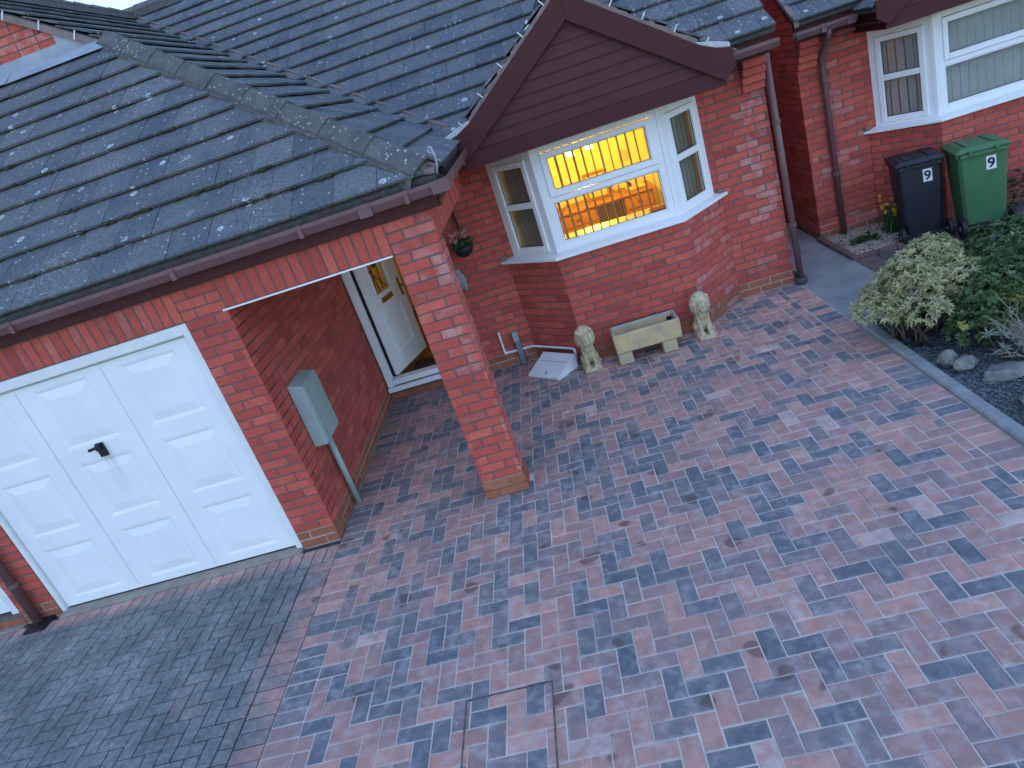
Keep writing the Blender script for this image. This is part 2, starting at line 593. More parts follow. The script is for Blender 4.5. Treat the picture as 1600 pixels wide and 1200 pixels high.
def wall_face(out, par, P, u, L, r0, r1, n=None, first=0, whites=None, phase=0, depth=.03, plinth=True):
    """stretcher-bonded brick skin: P start at z=0, u direction, rows r0..r1"""
    u = V(u).normalized()
    n = V((u.y, -u.x, 0)) if n is None else V(n).normalized()
    flip = u.cross(V((0, 0, 1))).dot(n) < 0
    z0 = P[2] if len(P) > 2 else 0
    for r in range(r0, r1):
        s = 0
        odd = (r + phase) % 2
        k = 0
        while s < L - .02:
            w = .102 if (odd and k == 0) else .215
            w = min(w, L - s)
            if L - s - w < .03:
                w = L - s
            c = V((P[0], P[1], z0)) + u * (s + w / 2) + V((0, 0, r * COURSE + .005 + .0325))
            pl = plinth and r < 2
            tn = min(1, max(0, R.gauss(.5, .24)))
            fd = 0.
            if whites:
                fd = whites(s + w / 2, r)
            ax = -u if flip else u
            T = MX(((ax.x, 0, n.x, c.x), (ax.y, 0, n.y, c.y), (0, 1, 0, c.z), (0, 0, 0, 1)))
            out.append((pillow(w, .065, depth), jit(T), tn, fd, PLINTH if pl else BRICK, par))
            s += w + .010
            k += 1


def soldiers(out, par, P, u, L, z0, n=None, H=.215, whites=None):
    u = V(u).normalized()
    n = V((u.y, -u.x, 0)) if n is None else V(n)
    k = int((L + .01) / .075)
    st = L / k
    for i in range(k):
        c = V((P[0], P[1], z0 + H / 2)) + u * (st * (i + .5))
        ax = u if u.cross(V((0, 0, 1))).dot(n) > 0 else -u
        T = MX(((ax.x, 0, n.x, c.x), (ax.y, 0, n.y, c.y), (0, 1, 0, c.z), (0, 0, 0, 1)))
        out.append((pillow(st - .010, H), jit(T), min(1, max(0, R.gauss(.5, .22))), 0. if not whites else whites(i), BRICK, par))


def core(parent, polyxy, z0, z1, mat=None, z2=None):
    """mortar body of a wall, 4 mm behind the brick faces; pale below the damp course"""
    b = MB()
    lo = .152
    if z0 < .1 and z2 is None:
        b.mat = 1
        b.slab(polyxy, z0, lo)
        b.mat = 0
        b.slab(polyxy, lo, z1)
    else:
        b.slab(polyxy, z0, z1)
    return b.build('wall', [mat or MORTAR, PALEMORTAR], parent)


# ================================================================== THE SETTING: ground
gb = MB()
gb.box(-70, 70, -70, 70, -.22, -.12)
gb.build('ground', simple('far ground', (.12, .12, .11), (.09, .10, .08), .5, .95), kind='structure')

paving = MB().box(.335, 4.975, -3.6, 2.70, -.10, -.0045).build('paving', SAND, kind='structure')
oldp = MB().box(-5.2, .333, -3.6, .02, -.10, -.011).build('driveway', OLDJOINT, kind='structure')


def clip_rect(x0, x1, y0, y1, b):
    x0, x1, y0, y1 = max(x0, b[0]), min(x1, b[1]), max(y0, b[2]), min(y1, b[3])
    return (x0, x1, y0, y1) if x1 - x0 > .018 and y1 - y0 > .018 else None


def lay(out, par, rect, mat, tonef, g=.0078, tilt=.004):
    x0, x1, y0, y1 = rect
    T = MX.Translation(((x0 + x1) / 2, (y0 + y1) / 2, R.uniform(-.0018, .0016)))
    T = T @ MX.Rotation(R.uniform(-tilt, tilt), 4, 'X') @ MX.Rotation(R.uniform(-tilt, tilt), 4, 'Y') @ MX.Rotation(R.uniform(-.006, .006), 4, 'Z')
    out.append((pillow(x1 - x0 - g, y1 - y0 - g, .03, .004), T, tonef(), 0., mat, par))


def herring(out, par, b, mat, tonef, ox=0., oy=0., skip=None, g=.0078, W=.1015):
    ia, ib = int((b[0] - ox) / W) - 2, int((b[1] - ox) / W) + 2
    ja, jb = int((b[2] - oy) / W) - 2, int((b[3] - oy) / W) + 2
    for i in range(ia, ib):
        for j in range(ja, jb):
            d = (i - j) % 4
            if d == 0:
                r = (ox + i * W, ox + (i + 2) * W, oy + j * W, oy + (j + 1) * W)
            elif d == 3:
                r = (ox + i * W, ox + (i + 1) * W, oy + j * W, oy + (j + 2) * W)
            else:
                continue
            r = clip_rect(*r, b)
            if r and not (skip and skip((r[0] + r[1]) / 2, (r[2] + r[3]) / 2)):
                lay(out, par, r, mat, tonef, g)


def tone_new():
    t = R.random()
    return R.uniform(0, .2) if t < .23 else (R.uniform(.22, .45) if t < .5 else (R.uniform(.5, .93) if t < .99 else 1.))


def in_house(x, y):
    if 1.60 < x < 1.89 and .02 < y < .2:
        return True
    d = y - 2.155
    return d > 0 and 2.62 - d < x < 3.825 + d


pv = []
herring(pv, paving, (.537, 4.768, -3.2, 2.70), PAVER, tone_new, .03, .01, in_house)
for side in (.335, 4.77):
    y = 2.70
    while y > -3.2:
        lay(pv, paving, (side, side + .203, y - .1015, y), PAVER, tone_new)
        y -= .1025
emit(pv, 'paving_block', 'paving_blocks', paving)

ov = []
herring(ov, oldp, (-4.2, .125, -3.0, -.262), OLDPAVER, lambda: R.uniform(.22, .75), .02, .05, g=.0075)
x = .331
while x > -4.2:
    lay(ov, oldp, (x - .1015, x, -.26, -.058), OLDPAVER, lambda: R.uniform(.35, 1), g=.006)
    x -= .1025
y = -.262
while y > -3.0:
    lay(ov, oldp, (.127, .331, y - .1015, y), OLDPAVER, lambda: R.uniform(.2, .9), g=.006)
    y -= .1025
emit(ov, 'paving_block', 'paving_blocks', oldp)
tb = MB()
tb.box(-2.24, 0, -.056, .09, -.05, .012)
tb.box(-5.2, -2.585, -.056, .09, -.05, .006)
tb.build('threshold', THRESH, oldp, bevel=.004)

# recessed inspection cover: thin tray edge round the blocks
cv = MB()
for a in ((1.524, 1.531, -2.62, -1.936), (2.001, 2.008, -2.62, -1.936), (1.531, 2.001, -1.943, -1.936)):
    cv.box(*a, -.03, .0035)
cv.build('inspection_cover_edge', TRAYM, paving)

# path between the houses, neighbour's drive, beds
MB().box(5.075, 5.66, 1.28, 12, -.10, -.012).build('path', CONC, kind='structure')
MB().box(4.976, 5.073, 1.28, 2.63, -.10, -.008).build('path_margin', CONC, kind='structure')
MB().box(5.70, 14, 2.0, 3.02, -.10, -.045).build('neighbour_driveway', TARMAC, kind='structure')
bed = MB()
N = 40
vs, fs = [], []
for i in range(N + 1):
    for j in range(N + 1):
        x, y = 5.075 + 4 * i / N, -3.6 + 5.55 * j / N
        vs.append((x, y, -.03 + .035 * NZ.noise(V((x * 1.8, y * 1.8, 0))) + .02 * min(1, (x - 5.075))))
fs = [(i * (N + 1) + j, (i + 1) * (N + 1) + j, (i + 1) * (N + 1) + j + 1, i * (N + 1) + j + 1) for i in range(N) for j in range(N)]
bed.add(vs, fs)
bedo = bed.build('garden_bed', SOIL, smooth=True, fix=False, kind='structure')
MB().box(5.69, 6.42, 2.86, 3.9, -.10, -.03).build('gravel_bed', SOIL, kind='structure')

# concrete edging stones between paving and bed
kerb = MB().box(4.985, 5.065, -3.6, 1.24, -.15, -.01).build('kerb', SAND, kind='structure')
y = 1.25
while y > -3.4:
    b = MB()
    b.tone = R.random()
    b.box(4.979, 5.071, y - .912, y - .003, -.12, .032 + R.uniform(-.004, .004))
    b.build('edging_stone', KERB, kerb, bevel=.012)
    y -= .915
nk = MB().box(5.63, 5.70, 2.05, 3.84, -.12, -.02).build('neighbour_kerb', SAND, kind='structure')
for k in range(4):
    MB().box(5.625, 5.695, 2.82 + k * .255, 2.82 + (k + 1) * .255 - .006, -.1, .03).build('edging_stone', BLOCKBR, nk, bevel=.006)
for k in range(4):
    MB().box(5.70 + k * .2, 5.70 + (k + 1) * .2 - .006, 2.82, 2.885, -.1, .025).build('edging_stone', BLOCKBR, nk, bevel=.006)
for k in range(8):
    MB().box(5.64, 5.84, 2.0 + k * .1, 2.0 + (k + 1) * .1 - .005, -.1, -.004).build('edging_block', BLOCKBR, nk, bevel=.004)


def chips(name, n, fx, mat, s0, s1, z):
    b = MB()
    for _ in range(n):
        x, y = fx()
        s = R.uniform(s0, s1)
        q = MX.Rotation(R.uniform(0, 6.28), 3, 'Z') @ MX.Rotation(R.uniform(-.5, .5), 3, 'X')
        b.tone = R.random()
        a, c, h = s, s * R.uniform(.5, .9), s * R.uniform(.25, .5)
        pts = [V((a, 0, 0)), V((0, c, 0)), V((-a * .9, .1 * c, 0)), V((.1 * a, -c, 0)), V((.2 * a, .1 * c, h)), V((0, 0, -h))]
        zz = z(x, y)
        b.add([q @ p + V((x, y, zz)) for p in pts], [(0, 1, 4), (1, 2, 4), (2, 3, 4), (3, 0, 4), (1, 0, 5), (2, 1, 5), (3, 2, 5), (0, 3, 5)])
    return b.build(name, mat, fix=False, kind='stuff')


bz = lambda x, y: -.03 + .035 * NZ.noise(V((x * 1.8, y * 1.8, 0))) + .02 * min(1, (x - 5.075)) + .006
chips('slate_chippings', 15000, lambda: (5.08 + 1.9 * R.random() ** 1.3, R.uniform(-1.6, 1.3)), SLATE, .006, .017, bz)
chips('pale_gravel', 2600, lambda: (R.uniform(5.7, 6.42), R.uniform(2.89, 3.84)), PEBBLE, .010, .022, lambda x, y: -.022)

# ================================================================== THE BUNGALOW
D = 2.655
T32 = math.tan(rad(32))
C32 = math.cos(rad(32))
house = thing('bungalow', (1.5, 2.655, 0), 'red brick bungalow with white garage door, open porch and lit bay window', 'bungalow')
br = []
PX0, PX1 = 1.583, 1.910

# -- garage front
wg = core(house, [(.004, .004), (.323, .004), (.323, .2), (.004, .2)], -.05, 2.25)
wh_none = lambda s, r: 0.
wall_face(br, wg, (0, 0), (1, 0, 0), .327, 0, 30)
wl = core(house, [(-2.244, .2), (-2.580, .2), (-2.580, .004), (-2.244, .004)], -.05, 2.25)
wall_face(br, wl, (-2.585, 0), (1, 0, 0), .345, 0, 30, phase=1)
wt = core(house, [(-2.24, .004), (0, .004), (0, .11), (-2.24, .11)], 2.027, 2.27, z2=1)
soldiers(br, wt, (-2.24, 0), (1, 0, 0), 2.24, 2.03, whites=lambda i: .35 if R.random() < .3 else 0)
wt2 = core(house, [(-5.2, .004), (-2.59, .004), (-2.59, .11), (-5.2, .11)], 2.027, 2.27, z2=1)
soldiers(br, wt2, (-5.2, 0), (1, 0, 0), 2.61, 2.03)
core(house, [(-5.5, .004), (-4.85, .004), (-4.85, .2), (-5.5, .2)], -.05, 2.25, BRICK)
wn = core(house, [(-4.85, .004), (-2.59, .004), (-2.59, .1), (-4.85, .1)], -.05, .11, z2=1)
wall_face(br, wn, (-4.85, 0), (1, 0, 0), 2.255, 0, 1)
# reveal of garage opening, garage body
b = MB()
b.box(-5.6, -5.5, .2, 8, -.05, 2.4)
b.box(-5.5, .1, 6.9, 7.0, -.05, 2.4)
b.build('garage_shell', MORTAR, house)

# -- porch side wall (x = .327, faces +X)
ws = core(house, [(.2, .2), (.323, .004), (.323, D), (.2, D)], -.05, 2.40)
wall_face(br, ws, (.327, 0), (0, 1, 0), D, 0, 31, n=(1, 0, 0))
# -- pillar
wp = core(house, [(PX0 + .004, .004), (PX1 - .004, .004), (PX1 - .004, .211), (PX0 + .004, .211)], -.05, 2.27)


def pil_white(s, r):
    if s > .17 and 4 < r < 29:
        return R.choice([.2, .9, 1, .5, .7]) if 13 < r < 27 else R.choice([0, 0, .5])
    return R.choice([0, 0, 0, .3])


wall_face(br, wp, (PX0, 0), (1, 0, 0), .327, 2, 30, whites=pil_white, phase=1)
wall_face(br, wp, (PX0 - .008, -.012), (1, 0, 0), .347, 0, 2, phase=1, depth=.02)
wall_face(br, wp, (PX1, 0), (0, 1, 0), .215, 2, 27, n=(1, 0, 0), whites=lambda s, r: R.choice([0, .4, .8]))
wall_face(br, wp, (PX1 + .012, -.012), (0, 1, 0), .232, 0, 2, n=(1, 0, 0), depth=.02)
wall_face(br, wp, (PX0, 0), (0, 1, 0), .215, 0, 27, n=(-1, 0, 0))
# -- porch lintel soldiers + white steel angle, side beam
wq = core(house, [(.327, .004), (PX0, .004), (PX0, .106), (.327, .106)], 2.037, 2.27, z2=1)
soldiers(br, wq, (.331, 0), (1, 0, 0), 1.248, 2.037, H=.213)
MB().box(.300, 1.572, -.004, .09, 2.021, 2.033).build('lintel_edge', UPVC, house)
wb = core(house, [(PX1 - .1, .211), (PX1 - .004, .211), (PX1 - .004, D), (PX1 - .1, D)], 2.034, 2.27, z2=1)
soldiers(br, wb, (PX1, .0), (0, 1, 0), D, 2.036, n=(1, 0, 0), H=.213)
MB().box(.1, 1.82, .11, D, 2.262, 2.29).build('porch_ceiling', FASCIA, house)

# -- door wall (y = D)
DX0, DX1 = .345, 1.30
wd = core(house, [(DX1, D + .004), (2.09, D + .004), (2.09, D + .11), (DX1, D + .11)], -.05, 2.30)
wall_face(br, wd, (DX1, D), (1, 0, 0), 2.08 - DX1, 0, 31, phase=1)
wd2 = core(house, [(.327, D + .004), (DX1, D + .004), (DX1, D + .11), (.327, D + .11)], -.05, .118, z2=1)
wall_face(br, wd2, (.327, D), (1, 0, 0), DX1 - .332, 0, 1)
core(house, [(.327, D + .004), (DX1, D + .004), (DX1, D + .11), (.327, D + .11)], 2.21, 2.40, z2=1)


# -- bay with wall flanks, shared with the neighbour
def bay_walls(par, o, out):
    ox, oy, oz = o
    A, Bq, Cq, E = (2.08 + ox, D + oy), (2.60 + ox, 2.135 + oy), (3.845 + ox, 2.135 + oy), (4.364 + ox, D + oy)
    q = .003
    wbay = core(par, [(A[0] + .006, A[1] + .06), (A[0] + .006, A[1] + q), (Bq[0] + q * .6, Bq[1] + .004), (Cq[0] - q * .6, Cq[1] + .004), (E[0] - .006, E[1] + q), (E[0] - .006, E[1] + .06),
                      (E[0] - .2, E[1]), (Cq[0] - .05, Cq[1] + .12), (Bq[0] + .05, Bq[1] + .12), (A[0] + .2, A[1])], -.05 + oz, 1.128 + oz, z2=1)
    pw = MB()
    pw.build if False else None
    s2 = math.sqrt(.5)
    Ls = .52 / s2
    wall_face(out, wbay, (*A, oz), (s2, -s2, 0), Ls, 0, 15, n=(-s2, -s2, 0))
    wall_face(out, wbay, (*Bq, oz), (1, 0, 0), 1.245, 0, 15, phase=1)
    wall_face(out, wbay, (*Cq, oz), (s2, s2, 0), Ls, 0, 15, n=(s2, -s2, 0), whites=lambda s, r: R.choice([0, 0, 0, .7, .4]))
    return wbay


bay_walls(house, (0, 0, 0), br)
wr = core(house, [(4.36, D + .004), (4.946, D + .004), (4.946, D + .11), (4.36, D + .11)], -.05, 2.42)


def rw(s, r):
    if s > .30 and 8 < r < 27:
        return R.choice([0, 0, 1, .9, .6])
    return R.choice([0, 0, 0, 0, .5])


wall_face(br, wr, (4.364, D), (1, 0, 0), .586, 0, 32, whites=rw)
w2 = core(house, [(4.272, D + .004), (4.36, D + .004), (4.36, D + .11), (4.272, D + .11)], 1.13, 2.3, z2=1)
wall_face(br, w2, (4.272, D, 1.125), (1, 0, 0), .088, 0, 15, plinth=False)
w3 = core(house, [(2.09, D + .004), (2.172, D + .004), (2.172, D + .11), (2.09, D + .11)], 1.13, 2.3, z2=1)
wall_face(br, w3, (2.084, D, 1.125), (1, 0, 0), .088, 0, 15, plinth=False)
core(house, [(4.84, D + .12), (4.948, D + .12), (4.948, 9.0), (4.84, 9.0)], -.05, 2.45, BRICK)
core(house, [(-5.5, 10.9), (4.95, 10.9), (4.95, 11), (-5.5, 11)], -.05, 2.45, BRICK)
# gable triangle of the house end (right)
MB().prism([(4.90, 2.4, 2.45), (4.90, 10.9, 2.45), (4.90, 6.65, 5.1)], (.048, 0, 0)).build('gable_wall', BRICK, house)


# corbelled kneeler at the eaves corner
def kneeler(par, x0, x1, o, out):
    ox, oy, oz = o
    b = MB()
    for k in range(5):
        z = 2.03 + k * .075 + oz
        yf = D + oy - .048 * (k + 1)
        b.box(x0 + ox + .004, x1 + ox - .004, yf + .006, D + oy, z - .003, z + .068)
    kn = b.build('kneeler', MORTAR, par)
    for k in range(5):
        z = 2.03 + k * .075 + oz
        yf = D + oy - .048 * (k + 1)
        L = x1 - x0
        c = V((x0 + ox + L / 2, yf, z + .0325))
        T = MX(((1, 0, 0, c.x), (0, 0, -1, c.y), (0, 1, 0, c.z), (0, 0, 0, 1)))
        out.append((pillow(L, .065, .06), jit(T), R.uniform(.4, 1), 0., BRICK, kn))


kneeler(house, 4.735, 4.95, (0, 0, 0), br)


# -- gutters
def gutter(par, P, u, n, L, z=2.42, clips=(), w=.105, h=.075, dull=False):
    """square-line channel; P inner back edge start, u along, n outward"""
    T = frame_T((*P, z), u, n)
    b = MB(T)
    t = .006
    prof = [(0, 0), (0, -h), (w * .82, -h), (w, -h * .35), (w, 0), (w - .008, 0), (w - .008, -h * .32), (w * .79, -h + t), (t, -h + t), (t, 0)]
    k = len(prof)
    vs = [(s, d, zz) for s in (0, L) for d, zz in prof]
    quads = [(0, 1, 8, 9), (1, 2, 7, 8), (2, 3, 6, 7), (3, 4, 5, 6)]
    fs = [(i, (i + 1) % k, k + (i + 1) % k, k + i) for i in range(k)]
    for q in quads:
        fs.append(tuple(reversed(q)))
        fs.append(tuple(i + k for i in q))
    b.add(vs, fs)
    b.mat = 1
    b.box(.004, L - .004, t, w * .8, -h + t, -h + .02)
    g = b.build('gutter', [GUTTER, GUTTERIN], par)
    for s, ww in clips:
        c = MB(T)
        for d0, d1, z0, z1 in ((w * .80, w + .006, -h - .005, -h * .33), (w + .0005, w + .006, -h * .36, .004), (0, w * .82, -h - .006, -h - .0005)):
            c.box(s - ww / 2, s + ww / 2, d0, d1, z0, z1)
        c.build('gutter_bracket', GUTTER, g)
    return g


gutter(house, (-5.5, -.065), (1, 0, 0), (0, -1, 0), 7.68 - .08, clips=[(3.2, .04), (4.45, .03), (5.68, .035), (6.6, .03), (7.05, .09), (7.33, .03)])
gutter(house, (2.005, .0), (0, 1, 0), (1, 0, 0), 1.86, clips=[(.02, .06), (.45, .04), (1.2, .04)])
cb = MB()
for (x0, x1, y0, y1, z0, z1) in ((2.0, 2.112, -.172, -.002, 2.342, 2.350), (2.0, 2.112, -.172, -.164, 2.350, 2.422), (2.104, 2.112, -.164, -.002, 2.350, 2.422)):
    cb.box(x0, x1, y0, y1, z0, z1)
cb.build('gutter_corner', GUTTER, house)
gutter(house, (4.53, 2.375), (1, 0, 0), (0, -1, 0), .50, z=2.435, clips=[(.03, .05)])

# -- fascias
f = MB()
f.box(-5.5, 1.995, -.062, -.038, 2.262, 2.43)
f.box(1.972, 1.996, -.036, 1.88, 2.262, 2.43)
f.box(-5.5, 1.93, -.036, .03, 2.255, 2.27)
f.box(1.912, 1.972, -.036, 1.88, 2.254, 2.268)
f.box(4.52, 4.99, 2.38, 2.405, 2.33, 2.50)
f.build('fascia', FASCIA, house)
f = MB()
f.box(1.93, 2.01, -.05, .05, 2.252, 2.30)
f.build('soffit_box', FASCIA, house)

# ------------------------------------------------------------------ roofs
GA = .31
TW = .300


def tile_geo(poly, v0):
    top = lambda v: .052 - .034 * (v - v0) / .31
    n = len(poly)
    vs = [V((u, v, top(v))) for u, v in poly] + [V((u, v, top(v) - (.020 if v - v0 < .2 else .012))) for u, v in poly]
    fs = [tuple(range(n)), tuple(range(2 * n - 1, n - 1, -1))] + [(i, n + i, n + (i + 1) % n, (i + 1) % n) for i in range(n)]
    return vs, fs


def sh_clip(subj, clip):
    def ins(p, a, b):
        return (b[0] - a[0]) * (p[1] - a[1]) - (b[1] - a[1]) * (p[0] - a[0]) >= -1e-9

    def isec(p, q, a, b):
        d1 = (b[0] - a[0], b[1] - a[1])
        d2 = (q[0] - p[0], q[1] - p[1])
        t = (d1[0] * (a[1] - p[1]) - d1[1] * (a[0] - p[0])) / (d1[0] * d2[1] - d1[1] * d2[0])
        return (p[0] + d2[0] * t, p[1] + d2[1] * t)
    outp = subj
    for i in range(len(clip)):
        a, b = clip[i], clip[(i + 1) % len(clip)]
        inp, outp = outp, []
        for j in range(len(inp)):
            p, q = inp[j - 1], inp[j]
            if ins(q, a, b):
                if not ins(p, a, b):
                    outp.append(isec(p, q, a, b))
                outp.append(q)
            elif ins(p, a, b):
                outp.append(isec(p, q, a, b))
        if not outp:
            return []
    return outp


def area(p):
    return abs(sum(p[i][0] * p[(i + 1) % len(p)][1] - p[(i + 1) % len(p)][0] * p[i][1] for i in range(len(p)))) / 2


NT = [0]


def roof_plane(out, par, P0, u, v, polys, uoff=0., skip=None, tw=TW, deck=True):
    u, v = V(u).normalized(), V(v).normalized()
    n = u.cross(v)
    T = MX(((u.x, v.x, n.x, P0[0]), (u.y, v.y, n.y, P0[1]), (u.z, v.z, n.z, P0[2]), (0, 0, 0, 1)))
    b = MB(T)
    for pl in polys:
        b.prism([(a, c, -.03) for a, c in pl], (0, 0, .028))
    rf = b.build('roof', BEDDING, par)
    allp = [q for pl in polys for q in pl]
    umin, umax = min(p[0] for p in allp), max(p[0] for p in allp)
    vmax = max(p[1] for p in allp)
    for i in range(int(vmax / GA) + 1):
        v0 = i * GA
        k = -1
        st = uoff + (.5 * tw if i % 2 else 0)
        k0 = int((umin - st) / tw) - 2
        for kk in range(k0, k0 + int((umax - umin) / tw) + 5):
            a = st + kk * tw
            rect = [(a + .0018, v0), (a + tw - .0018, v0), (a + tw - .0018, v0 + .335), (a + .0018, v0 + .335)]
            for pl in polys:
                c = sh_clip(rect, pl)
                if len(c) < 3 or area(c) < .004:
                    continue
                cx, cy = sum(p[0] for p in c) / len(c), sum(p[1] for p in c) / len(c)
                if skip and skip(T @ V((cx, cy, 0))):
                    continue
                full = area(c) > area(rect) - 1e-6
                dz = MX.Translation((0, 0, R.uniform(-.002, .003))) @ MX.Rotation(R.uniform(-.006, .006), 4, 'Y') @ MX.Rotation(R.uniform(-.004, .004), 4, 'Z')
                if full:
                    key = ('tile', tw)
                    if key not in GEO:
                        rr = [(-tw / 2 + .0018, 0), (tw / 2 - .0018, 0), (tw / 2 - .0018, .335), (-tw / 2 + .0018, .335)]
                        gv, gf = tile_geo(rr, 0)
                        GEO[key] = (gv, gf, gv[:4])
                    Tm = T @ MX.Translation((a + tw / 2, v0, 0)) @ dz
                else:
                    NT[0] += 1
                    key = ('cut', NT[0])
                    gv, gf = tile_geo([(p[0] - cx, p[1] - cy) for p in c], v0 - cy)
                    GEO[key] = (gv, gf, gv[:len(c)])
                    Tm = T @ MX.Translation((cx, cy, 0)) @ dz
                out.append((key, Tm, R.random(), 0., TILE, rf))
    return rf


tl = []
EX, EY, EZ = 2.045, -.10, 2.445      # front right eaves corner of the garage roof
RX = -2.35                           # garage ridge
RUN = EX - RX
HR = 3.02                            # plan run of the hip
GY = HR - .10                        # face of the gablet
VF = HR / C32
# front slope (hip end cut by the gablet)
roof_plane(tl, house, (0, EY, EZ), (1, 0, 0), (0, C32, math.sin(rad(32))),
           [[(EX - 2 * RUN, 0), (EX, 0), (EX - HR, VF), (EX - 2 * RUN + HR, VF)]], uoff=.165)
# right slope
VR = RUN / C32
roof_plane(tl, house, (EX, 0, EZ), (0, 1, 0), (-C32, 0, math.sin(rad(32))),
           [[(EY, 0), (2.17, 0), (GY - .04, (GY - 2.21) / C32), (GY - .04, (HR - .04) / C32)], [(GY - .04, (GY - 2.21) / C32), (2.17 + RUN, VR), (GY - .04, VR)]], uoff=.05)
# left slope of the garage (out of sight)
MB().prism([(RX - .02, GY, EZ + RUN * T32), (RX - .02, 6.5, EZ + RUN * T32), (RX - RUN, 2.2, EZ), (RX - RUN, EY, EZ), (RX - RUN + HR - .04, GY - .04, EZ + (HR - .04) * T32)], (0, 0, -.03)).build('roof', TILE, house)
# main roof
MY, MZ = 2.30, 2.515
GXC, GPK, T36 = 3.222, 3.40, math.tan(rad(36.3))


def under_gable(p):
    return p.y < 4.0 and GPK - abs(p.x - GXC) * T36 - .16 > p.z


VM = 4.35 / C32
roof_plane(tl, house, (0, MY, MZ), (1, 0, 0), (0, C32, math.sin(rad(32))),
           [[(1.93, 0), (5.02, 0), (5.02, VM), (1.93 - 4.35, VM)]], uoff=.10, skip=under_gable)
MB().prism([(-9, 6.65, 5.21), (5.02, 6.65, 5.21), (5.02, 11.2, 2.4), (-9, 11.2, 2.4)], (0, 0, -.03)).build('roof', TILE, house)


# ridge / hip tiles
def ridge_run(par, A, Bp, n, mat, sag=.0, prof_r=.145, hgt=.110, bed=.05, drop=.0):
    A, Bp = V(A), V(Bp)
    d = (Bp - A).normalized()
    side = d.cross(V((0, 0, 1))).normalized()
    up = side.cross(d).normalized()
    L = (Bp - A).length
    st = L / n
    for i in range(n):
        b = MB()
        vs = []
        k = 9
        for (s, e, lift) in ((i * st + .003, 0, .007), ((i + 1) * st + .012, -.004, .0)):
            for (rr, hh) in ((prof_r, hgt), (prof_r - .02, hgt - .02)):
                for j in range(k):
                    t = math.pi * j / (k - 1)
                    x = math.cos(t) * (rr + e)
                    # angular ridge with a rounded crown
                    z = (1 - abs(math.cos(t)) ** 1.25) * (hh + e) - drop + lift
                    vs.append(A + d * s + side * x + up * z)
        fs = []
        for a, bq in ((0, 2), (1, 3)):
            fs += [(a * k + j, a * k + j + 1, bq * k + j + 1, bq * k + j) for j in range(k - 1)]
        for a in (0, 2):
            fs += [(a * k + j, a * k + j + 1, (a + 1) * k + j + 1, (a + 1) * k + j) for j in range(k - 1)]
        for j in (0, k - 1):
            fs.append((j, k + j, 3 * k + j, 2 * k + j))
        b.add(vs, fs)
        b.build('hip_tile' if abs(d.z) > .1 else 'ridge_tile', mat, par, smooth=False)
    # mortar bedding strip
    b = MB()
    m = 24
    vs = []
    for i in range(m + 1):
        s = L * i / m
        for sg in (-1, 1):
            wob = R.uniform(-.006, .01)
            vs += [A + d * s + side * sg * (prof_r - .015) + up * .03, A + d * s + side * sg * (prof_r + .012 + wob) + up * (-bed - .02)]
    fs = []
    for i in range(m):
        for sg in (0, 2):
            fs.append((i * 4 + sg, i * 4 + sg + 1, i * 4 + sg + 5, i * 4 + sg + 4))
    b.add(vs, fs)
    b.build('hip_bedding', BEDDING, par, fix=False)


t0 = .05
ridge_run(house, (EX - t0, EY + t0, EZ - .010 + t0 * T32), (EX - HR, EY + HR, EZ - .010 + HR * T32), 9, HIPTILE)
ridge_run(house, (RX, GY - .04, EZ + .04 + RUN * T32), (RX, 6.6, EZ + .04 + RUN * T32), 9, HIPTILE)
ridge_run(house, (-9, 6.65, 5.25), (5.02, 6.65, 5.25), 31, HIPTILE)
# moss lumps in the laps of the garage roof
ms = MB()
for k in range(46):
    row = R.choice((1, 1, 2, 2, 2, 3, 4, 5, 6))
    uu = R.gauss(.35, .35) if k < 22 else R.uniform(-2.2, 1.6)
    for q in range(R.randint(1, 4)):
        vv = row * GA + R.uniform(-.012, .004)
        x_ = uu + R.uniform(-.05, .05)
        if x_ > EX - row * GA - .15:
            continue
        p = V((x_, EY + vv * C32, EZ + vv * math.sin(rad(32)))) + V((0, -math.sin(rad(32)), C32)) * R.uniform(.026, .046)
        r_ = R.uniform(.006, .020)
        ms.ell(p, (r_ * R.uniform(1, 1.9), r_, r_ * .7), 7, 5)
ms.build('moss', simple('dark moss', (.03, .035, .022), (.06, .06, .035), 40, .95, .6, 120), house, smooth=True, kind='stuff')
# hip iron with its curl
hi = MB()
c0 = V((EX + .035, EY - .035, EZ + .06))
pth = [c0 + V((-.02, .02, -.05)), c0 + V((.0, .0, 0)), c0 + V((.005, -.005, .05)), c0 + V((0, 0, .085))]
for k in range(9):
    t = rad(20 + 36 * k)
    pth.append(c0 + V((.7 * .02 * (math.cos(t) - 1), -.7 * .02 * (math.cos(t) - 1), .095 + .02 * math.sin(t))))
hi.tube(pth, .006, 6)
hi.build('hip_iron', GALV, house)
# stop end of hip: mortar plug
MB().prism([(EX - .10, EY + .02, EZ + .02), (EX + .00, EY - .02, EZ + .01), (EX + .02, EY + .09, EZ + .02), (EX - .05, EY + .10, EZ + .09)], (0, 0, .035)).build('hip_plug', VERGEM, house, bevel=.008)

